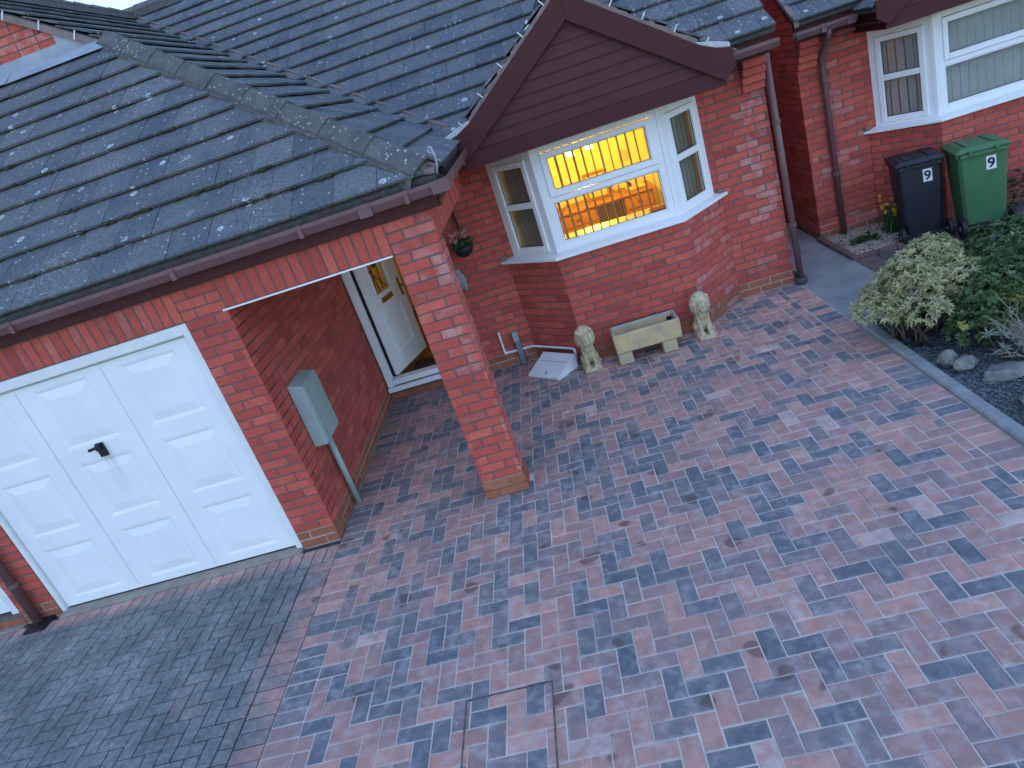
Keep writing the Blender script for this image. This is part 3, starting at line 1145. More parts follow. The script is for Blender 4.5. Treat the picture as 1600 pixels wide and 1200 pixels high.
# gablet wall, flashing, verge and clips
gz = EZ + HR * T32
gx0, gx1 = EX - 2 * RUN + HR, EX - HR
gzr = EZ + RUN * T32
wgab = MB().prism([(gx0 + .05, GY + .006, gz - .12), (gx1 - .05, GY + .006, gz - .12), (gx1 - .09, GY + .006, gz + .01), (RX, GY + .006, gzr - .05), (gx0 + .09, GY + .006, gz + .01)], (0, .1, 0)).build('wall', MORTAR, house)
for r in range(0, 15):
    z0 = gz - .10 + r * COURSE
    h = gzr - .045 - (z0 + .07)
    if h < .02:
        break
    half = min(h / T32, RUN - HR - .12)
    L = 2 * half
    s = -.11 if r % 2 else 0
    while s < L - .02:
        a0, a1 = max(s, 0), min(s + .215, L)
        s += .225
        if a1 - a0 < .03:
            continue
        c = V((RX - half + (a0 + a1) / 2, GY, z0 + .0325))
        T = MX(((1, 0, 0, c.x), (0, 0, -1, c.y), (0, 1, 0, c.z), (0, 0, 0, 1)))
        br.append((pillow(a1 - a0, .065), jit(T), R.uniform(.2, .8), R.choice([0, 0, .4, .7]), BRICK, wgab))
fl = MB()
n1 = V((0, -math.sin(rad(32)), C32))
for i in range(3):
    xa = gx1 + .09 - .02 - (i + 1) * 1.15
    xb = gx1 + .09 - .02 - i * 1.15 + (.02 if i else 0)
    lift = .052 + .003 * i
    fl.prism([V((xa, GY - .006, gz - .005)) + n1 * lift, V((xb, GY - .006, gz - .005)) + n1 * lift, V((xb, GY - .006 - .17 - .01 * (i % 2), gz - .005 - .17 * T32)) + n1 * lift, V((xa, GY - .006 - .17, gz - .005 - .17 * T32)) + n1 * lift], n1 * .003)
    xb = min(xb, gx1 - .24)
    fl.prism([(xa, GY - .012 - .002 * i, gz + .03), (xb, GY - .012 - .002 * i, gz + .03), (xb, GY - .012 - .002 * i, gz + .135), (xa, GY - .012 - .002 * i, gz + .135)], (0, .003, 0))
fl.prism([(gx1 - .50, GY - .016, gz + .02), (gx1 - .10, GY - .016, gz + .02), (gx1 - .36, GY - .016, gz + .15), (gx1 - .50, GY - .016, gz + .235)], (0, .003, 0))
fl.build('lead_flashing', LEAD, house)
vg = MB()
u32 = V((-C32, 0, math.sin(rad(32))))
for k, st_ in enumerate((0,)):
    pA = V((gx1 + .07, GY - .045, gz - .06))
    pB = pA + u32 * 2.05
    dn = V((-math.sin(rad(32)), 0, -C32))
    vg.prism([pA, pB, pB + dn * .06, pA + dn * .06], (0, .05, 0))
vg.build('verge_mortar', VERGEM, house)
for k in range(6):
    p = V((gx1 - .02, GY - .048, gz + .01)) + u32 * (.28 + .335 * k) - dn * .02
    c = MB()
    c.prism([p, p + u32 * .014, p + u32 * .014 + dn * .085, p + dn * .085], (0, -.004, 0))
    c.build('verge_clip', STEEL, house)
# valley mortar line between garage slope and main roof
vm = MB()
pts = []
for i in range(60):
    t = 4.4 * i / 59
    p = V((1.95 - t, MY + .10 + t, MZ + .045 + (.10 + t) * T32))
    wv = .016 + .014 * NZ.noise(V((t * 3, 0, 0)))
    pts.append((p, wv))
for i in range(59):
    (p, a), (q, c) = pts[i], pts[i + 1]
    sd_ = V((.707, .707, 0))
    vm.add([p - sd_ * a, p + sd_ * a, q + sd_ * c, q - sd_ * c, p - sd_ * a + V((0, 0, -.07)), p + sd_ * a + V((0, 0, -.05)), q + sd_ * c + V((0, 0, -.05)), q - sd_ * c + V((0, 0, -.07))],
           [(0, 1, 2, 3), (0, 3, 7, 4), (1, 5, 6, 2)])
vm.build('valley_mortar', VERGEM, house, fix=False)


# ------------------------------------------------------------------ gable over a bay
def gable(par, o, out, tiles):
    ox, oy, oz = o
    GX = GXC + ox
    pk = 3.347 + oz                    # outer apex of the barge boards
    y0 = 1.90 + oy
    cs, sn = math.cos(rad(36.3)), math.sin(rad(36.3))
    for sg in (-1, 1):
        b = MB()
        P = lambda dx, z: (GX + sg * dx, y0 - .026, z + oz)
        poly = [P(0, 3.347), P(.96, 3.347 - .96 * T36), P(1.06, 2.578), P(1.16, 2.53), P(1.288, 2.503), P(1.292, 2.345), P(1.178, 2.262), P(0, 3.347 - .226)]
        b.prism(poly, (0, .026, 0))
        b.build('barge_board', FASCIA, par, bevel=.003)
        # mortar bed of the verge, tile edge on top
        v = MB()
        n = 26
        wob = [R.uniform(-.008, .010) for _ in range(n + 1)]
        for i in range(n):
            a, c = 1.02 * i / n, 1.02 * (i + 1) / n
            za, zc = 3.352 - a * T36, 3.352 - c * T36
            v.prism([(GX + sg * a, y0 - .014 + wob[i] * .4, za + oz), (GX + sg * c, y0 - .014 + wob[i] * .4, zc + oz), (GX + sg * c, y0 - .014 + wob[i] * .4, zc + .042 + wob[i] + oz), (GX + sg * a, y0 - .014 + wob[i] * .4, za + .042 + wob[i] + oz)], (0, .08, 0))
        v.build('verge_mortar', VERGEM, par)
        v = MB()
        v.prism([(GX + sg * 1.0, y0 - .016, 2.63 + oz), (GX + sg * 1.12, y0 - .018, 2.60 + oz), (GX + sg * 1.275, y0 - .018, 2.548 + oz), (GX + sg * 1.275, y0 - .018, 2.507 + oz), (GX + sg * 1.16, y0 - .018, 2.534 + oz), (GX + sg * 1.02, y0 - .016, 2.60 + oz)], (0, .09, 0))
        v.build('mortar_fillet', FILLET, par, bevel=.006)
        for k in range(5):
            dx = .12 + .235 * k
            p = V((GX + sg * dx, y0 - .022, 3.352 - dx * T36 + oz))
            c = MB()
            dv = V((sg * sn, 0, cs))
            uu = V((sg * cs, 0, -sn)) * .011
            c.prism([p + dv * .022, p + dv * .022 + uu, p + dv * .082 + uu, p + dv * .082], (0, -.004, 0))
            c.prism([p + dv * .080, p + dv * .080 + uu, p + dv * .084 + uu, p + dv * .084], (0, .05, 0))
            c.build('verge_clip', STEEL, par)
        # tiled slope
        L = 1.33 / cs
        if sg > 0:
            roof_plane(tiles, par, (GX + 1.30, y0, 3.387 - 1.30 * T36 + oz), (0, 1, 0), (-cs, 0, sn), [[(.0, .0), (.40, .0), (2.15, L), (.0, L)]])
        else:
            roof_plane(tiles, par, (GX - 1.30, y0, 3.387 - 1.30 * T36 + oz), (0, -1, 0), (cs, 0, sn), [[(-.40, .0), (.0, .0), (.0, L), (-2.15, L)]])
    ridge_run(par, (GX, y0 - .01, 3.40 + oz), (GX, y0 + 2.05, 3.40 + oz), 5, HIPTILE)
    # cladding boards and the deep beam under them
    z = 2.365
    k = 0
    while z < 3.08:
        hw = (3.20 - z) / T36
        b = MB()
        zt = z + .098
        hw2 = (3.20 - zt) / T36
        yb = y0 + .018
        b.prism([(GX - hw, yb, z + oz), (GX + hw, yb, z + oz), (GX + hw, yb + .012, z + oz), (GX - hw, yb + .012, z + oz)], (0, 0, .012))
        b.add([(GX - hw, yb, z + .012 + oz), (GX + hw, yb, z + .012 + oz), (GX + max(hw2, .02), yb + .010, zt + oz), (GX - max(hw2, .02), yb + .010, zt + oz),
               (GX - hw, yb + .03, z + .012 + oz), (GX + hw, yb + .03, z + .012 + oz), (GX + max(hw2, .02), yb + .03, zt + oz), (GX - max(hw2, .02), yb + .03, zt + oz)],
              [(0, 1, 2, 3), (4, 7, 6, 5), (0, 3, 7, 4), (1, 5, 6, 2), (3, 2, 6, 7), (0, 4, 5, 1)])
        b.build('cladding_board', BOARD, par)
        z += .101
    b = MB()
    b.box(GX - 1.20, GX + 1.20, y0 + .004, y0 + .04, 2.222 + oz, 2.362 + oz)
    b.build('beam', FASCIA, par, bevel=.003)
    b = MB()
    b.box(GX - 1.20, GX + 1.20, y0 + .04, D + oy - .002, 2.224 + oz, 2.245 + oz)
    b.box(GX - 1.27, GX - 1.20, y0 + .002, D + oy - .01, 2.30 + oz, 2.32 + oz)
    b.box(GX + 1.20, GX + 1.27, y0 + .002, D + oy - .01, 2.30 + oz, 2.32 + oz)
    b.box(GX - 1.19, GX - 1.17, y0 + .04, 2.6 + oy, 2.245 + oz, 2.45 + oz)
    b.box(GX + 1.17, GX + 1.19, y0 + .04, 2.6 + oy, 2.245 + oz, 2.45 + oz)
    b.build('soffit', FASCIA, par)
    MB().prism([(GX - 1.15, y0 + .05, 2.30 + oz), (GX + 1.15, y0 + .05, 2.30 + oz), (GX, y0 + .05, 3.13 + oz)], (0, .01, 0)).build('gable_backing', FASCIA, par)


gable(house, (0, 0, 0), br, tl)


# ------------------------------------------------------------------ bay window
def ring(b, s0, s1, z0, z1, w, d0, d1):
    b.box(s0, s0 + w, d0, d1, z0, z1)
    b.box(s1 - w, s1, d0, d1, z0, z1)
    b.box(s0 + w, s1 - w, d0, d1, z0, z0 + w)
    b.box(s0 + w, s1 - w, d0, d1, z1 - w, z1)


def bay_window(par, o, glass):
    ox, oy, oz = o
    s2 = math.sqrt(.5)
    ZB, ZT = 1.178 + oz, 2.222 + oz
    yF = 2.20 + oy
    Tc = frame_T((2.615 + ox, yF, 0), (1, 0, 0), (0, -1, 0))
    Tl = frame_T((2.16 + ox, D + oy, 0), (s2, -s2, 0), (-s2, -s2, 0))
    Tr = frame_T((3.845 + ox, yF, 0), (s2, s2, 0), (s2, -s2, 0))
    b = MB(Tc)
    LC = 1.23
    z = lambda q: q + oz
    b.box(.03, .095, -.06, 0, ZB, ZT)
    b.box(LC - .095, LC - .03, -.06, 0, ZB, ZT)
    b.box(.095, LC - .095, -.06, 0, z(2.140), ZT)
    b.box(.095, LC - .095, -.06, 0, z(1.660), z(1.712))
    b.box(.095, LC - .095, -.06, 0, ZB, z(1.262))
    # beads of the fixed light
    ring(b, .095, LC - .095, z(1.262), z(1.660), .014, -.05, -.012)
    # joint line between frame and sill
    b.box(.03, LC - .03, .001, .008, z(1.188), z(1.206))
    # corner posts
    for s, sg in ((0, 1), (LC, -1)):
        b.prism([(s + sg * .03, -.06, ZB), (s + sg * .03, .004, ZB), (s, .004, ZB), (s - sg * .028, -.024, ZB), (s - sg * .0, -.085, ZB)], (0, 0, ZT - ZB))
    for T, L in ((Tl, .643), (Tr, .643)):
        b.T = T
        g0, g1 = (.0, .075), (.55, .643 - .03)
        if T is Tr:
            g0, g1 = (.03, .093), (.568, .643)
        b.box(g0[0], g0[1], -.06, 0, ZB, ZT)
        b.box(g1[0], g1[1], -.06, 0, ZB, ZT)
        b.box(g0[1], g1[0], -.06, 0, z(2.120), ZT)
        b.box(g0[1], g1[0], -.06, 0, ZB, z(1.215))
    b.T = None
    # rendered infill where the frame meets the wall
    win = b.build('bay_window', UPVC, par, bevel=.004)
    c = MB(Tc)
    ring(c, .088, LC - .088, z(1.716), z(2.134), .052, -.035, .016)
    ring(c, .140, LC - .140, z(1.768), z(2.082), .008, -.03, .006)
    c.build('sash', UPVC2, win, bevel=.006)
    c = MB(Tc)
    c.box(.42, .76, .017, .026, z(2.083), z(2.098))
    c.build('sash_vent', UPVC2, win, bevel=.003)
    g = MB(Tc)
    g.box(.146, LC - .146, -.020, -.014, z(1.774), z(2.076))
    g.build('pane', glass, win)
    g = MB(Tc)
    g.box(.107, LC - .107, -.036, -.030, z(1.274), z(1.648))
    g.build('pane', glass, win)
    k = MB(Tc)
    ring(k, .148, LC - .148, z(1.776), z(2.074), .005, -.013, -.009)
    ring(k, .109, LC - .109, z(1.276), z(1.646), .005, -.029, -.025)
    for T, a in ((Tl, .075), (Tr, .093)):
        e = a + .475
        c = MB(T)
        ring(c, a - .004, e + .004, z(1.209), z(2.118), .058, -.035, .016)
        c.box(a + .054, e - .054, -.032, .012, z(1.655), z(1.718))
        c.build('sash', UPVC2, win, bevel=.006)
        for z0, z1 in ((1.267, 1.655), (1.718, 2.060)):
            g = MB(T)
            g.box(a + .054, e - .054, -.020, -.014, z(z0), z(z1))
            g.build('pane', glass, win)
            k.T = T
            ring(k, a + .054, e - .054, z(z0), z(z1), .006, -.013, -.008)
    k.build('gasket', GASKET, win)
    # sill: front slope board round the bay
    si = MB()
    outl = [(2.012, D - .002), (2.578, 2.084), (3.867, 2.084), (4.432, D - .002)]
    inn = [(2.16, D - .002), (2.64, 2.23), (3.81, 2.23), (4.29, D - .002)]
    n = 4
    vs = [(x + ox, y + oy, 1.134 + oz) for x, y in outl] + [(x + ox, y + oy, 1.162 + oz) for x, y in outl] + \
         [(x + ox, y + oy, 1.184 + oz) for x, y in inn] + [(x + ox, y + oy, 1.134 + oz) for x, y in inn]
    fs = []
    for i in range(3):
        fs += [(i, i + 1, 4 + i + 1, 4 + i), (4 + i, 4 + i + 1, 8 + i + 1, 8 + i), (8 + i, 8 + i + 1, 12 + i + 1, 12 + i), (12 + i, 12 + i + 1, i + 1, i)]
    fs += [(0, 4, 8, 12), (3, 15, 11, 7)]
    si.add(vs, fs)
    si.build('window_sill', UPVC, win, bevel=.003)
    for x in (2.055, 4.365):
        MB().box(x + ox - .035, x + ox + .035, D + oy - .045, D + oy - .003, 1.176 + oz, 1.215 + oz).build('mortar_patch', VERGEM, par, bevel=.012)
    return Tc, Tl, Tr


Tc, Tl, Tr = bay_window(house, (0, 0, 0), GLASS)

# inner sill board and room
rm = MB()
rm.slab([(2.2, D + .11), (2.66, 2.262), (3.79, 2.262), (4.25, D + .11)], 1.196, 1.214)
rm.build('inner_sill', UPVC, house)
rm = MB()
rm.box(1.96, 2.0, D + .12, 6.75, .10, 2.30)
rm.box(4.80, 4.835, D + .12, 6.75, .10, 2.30)
rm.box(1.96, 4.84, 6.75, 6.80, .10, 2.30)
rm.box(2.0, 2.19, D + .115, D + .15, .10, 2.30)
rm.box(4.25, 4.80, D + .115, D + .15, .10, 2.30)
rm.box(2.0, 4.80, D + .12, D + .15, .10, 1.19)
rm.build('room_wall', PLASTER, house)
MB().box(1.96, 4.84, D + .1, 6.80, .06, .10).build('room_floor', CARPET, house)
rm = MB()
rm.box(1.96, 4.84, D + .10, 6.80, 2.30, 2.34)
rm.slab([(2.10, D + .12), (2.62, 2.21), (3.83, 2.21), (4.34, D + .12)], 2.246, 2.262)
rm.build('room_ceiling', CEIL, house)

# hall behind the front door
hl = MB()
hl.box(.20, .24, D + .12, 6.0, .10, 2.30)
hl.box(1.90, 1.94, D + .12, 6.0, .10, 2.30)
hl.box(.20, 1.94, 6.0, 6.04, .10, 2.30)
hl.box(1.32, 1.90, D + .115, D + .15, .10, 2.30)
hl.box(.24, .34, D + .115, D + .15, .10, 2.30)
hl.build('hall_wall', PLASTER, house)
MB().box(.20, 1.94, D + .02, 6.04, .14, .185).build('hall_floor', OAK, house)
MB().box(.20, 1.94, D + .12, 6.04, 2.26, 2.30).build('hall_ceiling', CEIL, house)
mt = MB()
mt.box(.62, 1.25, 2.80, 3.20, .186, .198)
m = mt.build('door_mat', MAT_D, label='dark doormat inside the open front door', category='mat')

# -- front door frame and leaf
df = MB()
df.box(DX0, DX0 + .066, D - .03, D + .09, .118, 2.20)
df.box(DX1 - .066, DX1, D - .03, D + .09, .118, 2.20)
df.box(DX0 + .066, DX1 - .066, D - .03, D + .09, 2.13, 2.20)
df.box(DX0 + .066, DX1 - .066, D - .03, D + .09, .180, .245)
df.box(DX0 - .0, DX1, D - .075, D - .031, .118, .172)
df.box(DX0 + .066, DX0 + .078, D + .02, D + .05, .245, 2.13)
df.build('door_frame', UPVC, house, bevel=.005)
MB().box(DX0 + .067, .478, D + .092, D + .12, .20, 2.18).build('dark_gap_fill', BLACKPL, house)  # black strip stands in for the shade in the open hinge gap
du = V((.336, .942, 0))
dn2 = V((.942, -.336, 0))
Td = frame_T((.468, 2.735, 0), du, dn2)
dl = MB(Td)
W_, zb, zt = .76, .255, 2.12
zg0, zg1 = 1.16, 1.92


def panel_leaf(b, holes, W_, zb, zt, d0, d1):
    ss = sorted(set([0, W_] + [h[0] for h in holes] + [h[1] for h in holes]))
    zs = sorted(set([zb, zt] + [h[2] for h in holes] + [h[3] for h in holes]))
    for i in range(len(ss) - 1):
        for j in range(len(zs) - 1):
            cs_, cz = (ss[i] + ss[i + 1]) / 2, (zs[j] + zs[j + 1]) / 2
            if not any(h[0] < cs_ < h[1] and h[2] < cz < h[3] for h in holes):
                b.box(ss[i], ss[i + 1], d0, d1, zs[j], zs[j + 1])


panel_leaf(dl, [(.19, .52, zg0, zg1)], W_, zb, zt, -.022, .022)
ring(dl, .17, .54, zg0 - .02, zg1 + .02, .022, .0225, .034)
ring(dl, .15, .585, .45, .96, .026, .0225, .042)
ring(dl, .20, .535, .50, .91, .018, .0225, .036)
dl.prism([(.235, .0225, .535), (.50, .0225, .535), (.50, .0225, .875), (.235, .0225, .875)], (0, .008, 0))
leaf = dl.build('door_leaf', UPVC2, house, bevel=.004)
g = MB(Td)
g.box(.19, .52, -.004, .004, zg0, zg1)
g.build('pane', GLASS, leaf)
g = MB(Td)
for k in range(4):
    g.tube([(.22 + .08 * k, .008, zg0 + .02), (.30 + .05 * k * (-1) ** k, .008, zg0 + .35), (.25 + .07 * k, .008, zg1 - .03)], .006, 5)
g.ell((.355, .008, 1.50), (.05, .004, .07), 10, 6)
g.build('leaded_pattern', DARKWOOD, leaf)
g = MB(Td)
g.box(.23, .475, .0225, .036, 1.045, 1.105)
g.box(.25, .455, .036, .041, 1.055, 1.095)
g.build('letter_slot', BRASS, leaf, bevel=.004)
g = MB(Td)
g.box(.665, .70, .0225, .03, .98, 1.2)
g.tube([(.683, .03, 1.10), (.683, .07, 1.10), (.60, .07, 1.10)], .009, 8)
g.build('door_handle', BRASS, leaf)


# -- garage doors
def garage_door(x0, x1, z0, z1, y, cols, rows):
    """pressed steel door with raised panels; one skin, real relief"""
    b = MB()
    n = 0

    def quad_ring(o, dy0, i, dy1):
        # o,i = (x0,x1,z0,z1) outer / inner
        vo = [(o[0], y + dy0, o[2]), (o[1], y + dy0, o[2]), (o[1], y + dy0, o[3]), (o[0], y + dy0, o[3])]
        vi = [(i[0], y + dy1, i[2]), (i[1], y + dy1, i[2]), (i[1], y + dy1, i[3]), (i[0], y + dy1, i[3])]
        b.add(vo + vi, [(k, (k + 1) % 4, 4 + (k + 1) % 4, 4 + k) for k in range(4)])

    xs = [x0]
    for c in cols:
        xs += [c[0], c[1]]
    xs.append(x1)
    zs = [z0]
    for r in rows:
        zs += [r[0], r[1]]
    zs.append(z1)
    for i in range(len(xs) - 1):
        for j in range(len(zs) - 1):
            if i % 2 and j % 2:
                o = (xs[i], xs[i + 1], zs[j], zs[j + 1])
                q = lambda d: (o[0] + d, o[1] - d, o[2] + d, o[3] - d)
                quad_ring(o, 0, q(.016), .002)
                quad_ring(q(.016), .002, q(.034), .008)
                quad_ring(q(.034), .008, (o[0] + .095, o[1] - .095, o[2] + .105, o[3] - .105), -.002)
                f_ = (o[0] + .095, o[1] - .095, o[2] + .105, o[3] - .105)
                b.add([(f_[0], y - .002, f_[2]), (f_[1], y - .002, f_[2]), (f_[1], y - .002, f_[3]), (f_[0], y - .002, f_[3])], [(0, 1, 2, 3)])
            else:
                xa, xb = xs[i], xs[i + 1]
                b.add([(xa, y, zs[j]), (xb, y, zs[j]), (xb, y, zs[j + 1]), (xa, y, zs[j + 1])], [(0, 1, 2, 3)])
    b.box(x0, x1, y + .03, y + .05, z0, z1)
    return b


cols = [(-2.095, -1.625), (-1.380, -.905), (-.660, -.185)]
rows = [(.085, .600), (.715, 1.228), (1.348, 1.878)]
gd = garage_door(-2.200, -.060, .026, 1.922, .05, cols, rows).build('garage_door', DOORW, house, fix=False)
b = MB()
for x in (-1.4995, -.784):
    b.box(x - .002, x + .002, .046, .0495, .06, 1.90)
b.build('door_seam', simple('seam grey', (.68, .68, .67)), gd)
b = MB()
b.box(-1.147, -1.083, .022, .048, 1.238, 1.352)
b.box(-1.135, -1.095, -.005, .022, 1.300, 1.345)
b.tube([(-1.115, .0, 1.33), (-1.19, -.004, 1.325)], .013, 8)
b.build('handle', BLACKPL, gd, bevel=.006)
b = MB()
b.box(-2.238, -2.204, .012, .12, .012, 2.022)
b.box(-.057, -.002, .012, .12, .012, 2.022)
b.box(-2.204, -.057, .012, .12, 1.942, 2.022)
b.box(-2.204, -.057, .06, .12, 1.924, 1.936)
b.build('garage_frame', FRAMEW, house, bevel=.004)
b = MB()
b.box(-2.22, -.05, .13, .14, .0, 2.03)  # black sheet behind the whole door, then a strip along its foot
b.box(-2.2, -.06, .052, .10, .010, .022)
b.build('dark_gap_fill', BLACKPL, house)
gd2 = garage_door(-4.80, -2.665, .130, 1.922, .05, [(x - 2.60, y_ - 2.60) for x, y_ in cols], [(.185, .62), (.72, 1.228), (1.348, 1.878)]).build('garage_door', DOORW, house, fix=False)
gd2['label'] = 'white adjoining garage door cut off by the left edge'
b = MB()
b.box(-2.66, -2.592, .012, .12, .115, 2.022)
b.box(-4.83, -2.66, .012, .12, 1.942, 2.022)
b.build('garage_frame', FRAMEW, house)


# -- downpipes
def downpipe(par, pts, r=.034, collars=(), shoe=None):
    b = MB()
    b.tube(pts, r, 10)
    p = b.build('downpipe', GUTTER, par, smooth=True)
    for z in collars:
        c = MB()
        x, y = pts[-1][0], pts[-1][1]
        c.lathe((x, y, z), [(r + .002, 0), (r + .009, .004), (r + .009, .035), (r + .002, .04)], 12)
        c.build('pipe_clip', GUTTER, p, smooth=False)
    if shoe:
        c = MB()
        x, y = pts[-1][0], pts[-1][1]
        c.lathe((x, y, -.02), [(.05, 0), (.062, .03), (.066, .07), (.058, .085), (.04, .085)], 14)
        c.build('drain_collar', shoe, p, smooth=True)
    return p


downpipe(house, [(4.992, 2.598, 2.40), (4.992, 2.60, 1.2), (4.993, 2.60, .03)], .033, (.62, 1.66), SLATEPL)
dp = downpipe(house, [(-2.40, -.12, 2.36), (-2.40, -.10, 2.28), (-2.41, -.065, 2.18), (-2.41, -.06, 2.05), (-2.41, -.06, .03)], .04, (.40, 1.5))
b = MB()
b.box(-2.50, -2.30, -.17, .0, .001, .018)
b.box(-2.485, -2.315, -.155, -.015, .018, .022)
b.build('drain_gully', BLACKPL, dp, bevel=.006)

# ================================================================== NEIGHBOUR
NO = (4.30, 1.195, -.09)
nh = thing('neighbouring_bungalow', (7.5, 3.85, -.09), 'red brick house next door with unlit bay window behind the bins', 'bungalow')
nb = []
ntl = []
NY = D + NO[1]
bay_walls(nh, NO, nb)
wn1 = core(nh, [(5.694, NY + .004), (6.376, NY + .004), (6.376, NY + .11), (5.694, NY + .11)], -.10, 2.35)
wall_face(nb, wn1, (5.69, NY, -.09), (1, 0, 0), .69, 0, 32, whites=lambda s, r: R.choice([0, 0, 0, 0, .6]))
wn2 = core(nh, [(5.694, NY + .11), (5.8, NY + .11), (5.8, 12), (5.694, 12)], -.10, 2.40)
wall_face(nb, wn2, (5.69, NY, -.09), (0, 1, 0), 6.6, 0, 34, n=(-1, 0, 0))
wn3 = core(nh, [(6.38, NY + .004), (6.472, NY + .004), (6.472, NY + .11), (6.38, NY + .11)], 1.04, 2.2, z2=1)
wall_face(nb, wn3, (6.38, NY, 1.035), (1, 0, 0), .09, 0, 15, plinth=False)
wn4 = core(nh, [(8.57, NY + .004), (12, NY + .004), (12, NY + .11), (8.57, NY + .11)], -.10, 2.35)
wall_face(nb, wn4, (8.664, NY, -.09), (1, 0, 0), 1.8, 0, 30)
# side gable triangle up to the verge
wn5 = MB().prism([(5.694, NY - .1, 2.38), (5.694, 12.4, 2.38), (5.694, 8.1, 5.08)], (.1, 0, 0)).build('wall', MORTAR, nh)
for r in range(0, 34):
    z0 = 2.385 + r * COURSE
    ya = NY - .12 + (z0 + .07 - 2.40) / T32
    yb = min(8.0, 12.2 - (z0 + .07 - 2.40) / T32)
    s = ya - (.11 if r % 2 else 0)
    while s < yb:
        a0, a1 = max(s, ya), min(s + .215, yb)
        s += .225
        if a1 - a0 < .03:
            continue
        c = V((5.69, (a0 + a1) / 2, z0 + .0325))
        T = MX(((0, 0, -1, c.x), (-1, 0, 0, c.y), (0, 1, 0, c.z), (0, 0, 0, 1)))
        nb.append((pillow(a1 - a0, .065), jit(T), R.uniform(.2, .8), 0., BRICK, wn5))
kneeler(nh, 5.69 - NO[0], 5.895 - NO[0], NO, nb)
gable(nh, NO, nb, ntl)
nTc, nTl, nTr = bay_window(nh, NO, NGLASS)
NMY, NMZ = MY + NO[1], MZ + NO[2]


def under_ngable(p):
    return p.y < 4.0 + NO[1] and GPK + NO[2] - abs(p.x - GXC - NO[0]) * T36 - .16 > p.z


roof_plane(ntl, nh, (0, NMY, NMZ), (1, 0, 0), (0, C32, math.sin(rad(32))), [[(5.60, 0), (11, 0), (11, 4.9), (5.60, 4.9)]], uoff=.02, skip=under_ngable)
MB().prism([(5.60, NMY, NMZ - .03), (5.60, NMY + 4.2, NMZ - .03 + 4.2 * T32), (5.60, NMY + 4.2, NMZ + .05 + 4.2 * T32), (5.60, NMY, NMZ + .05)], (.05, 0, 0)).build('verge_board', VERGEM, nh)
MB().prism([(5.55, 7.7, 5.05), (12, 7.7, 5.05), (12, 12.5, 2.3), (5.55, 12.5, 2.3)], (0, 0, -.03)).build('roof', TILE, nh)
gutter(nh, (5.60, NMY + .075), (1, 0, 0), (0, -1, 0), .63, z=2.345, clips=[(.28, .05), (.56, .08)])
b = MB()
b.box(5.62, 6.25, NMY + .08, NMY + .105, 2.24, 2.41)
b.box(5.905, 6.25, NMY + .105, NY, 2.225, 2.24)
b.build('fascia', FASCIA, nh)
downpipe(nh, [(5.945, NMY + .02, 2.28), (5.945, NMY + .05, 2.2), (5.945, NY - .06, 2.02), (5.945, NY - .05, 1.9), (5.945, NY - .05, .0)], .034, (.7, 1.75))
rm = MB()
rm.box(6.3, 9.0, NY + 1.2, NY + 1.25, 0, 2.3)
rm.slab([(6.5, NY + .11), (6.96, 2.262 + NO[1]), (8.09, 2.262 + NO[1]), (8.55, NY + .11)], 1.106, 1.124)
rm.build('room_wall', PLASTER, nh)

emit(br, 'brick', 'brickwork', house)
emit(tl, 'roof_tile', 'roof_tiling', house)
emit(nb, 'brick', 'brickwork', nh)
emit(ntl, 'roof_tile', 'roof_tiling', nh)


# ================================================================== BLINDS
def blind(T, s0, s1, z0, z1, d, ang, mat, label, step=.0865, w=.087, bunch=None):
    P = T @ V(((s0 + s1) / 2, d, z0))
    if abs(ang) < 60:
        step, w = (.072, .100) if mat is VANEC else (.0905, .081)
    th = thing('vertical_blind', P, label, 'window blind', 'vertical blinds hanging in the bay windows')
    n = max(1, int(round((s1 - s0) / step)))
    hr = MB(T)
    hr.box(s0 - .03, s1 + .03, d - .02, d + .02, z1 + .002, z1 + .035)
    hr.build('head_rail', UPVC, th)
    for i in range(n):
        s = s0 + (s1 - s0) * (i + .5) / n
        a = rad(ang + (R.uniform(-4, 4) if mat is not VANEC else 0))
        dx, dy = math.cos(a) * w / 2, math.sin(a) * w / 2
        b = MB(T)
        k = .0012
        nx, ny = -math.sin(a) * k, math.cos(a) * k
        b.prism([(s - dx - nx, d - dy - ny, z0), (s + dx - nx, d + dy - ny, z0), (s + dx + nx, d + dy + ny, z0), (s - dx + nx, d - dy + ny, z0)], (0, 0, z1 - z0))
        b.build('slat', mat, th)
    return th


blind(Tc, .10, 1.13, 1.235, 2.20, -.125, 104, VANE, 'open vertical blind with edge-on slats in the lit centre bay window')
blind(Tl, .06, .60, 1.235, 2.18, -.095, 5, VANEC, 'closed dark vertical blind behind the left side light of the lit bay')
blind(Tr, .06, .60, 1.235, 2.18, -.095, -5, VANEC, 'closed dark vertical blind behind the right side light of the lit bay')
blind(nTc, .04, 1.20, 1.14, 2.10, -.125, 7, NVANE, "closed pale vertical blind in the neighbour's wide front window")
blind(nTl, .06, .60, 1.14, 2.09, -.095, 8, NVANE, "closed pale vertical blind in the neighbour's narrow left side light")

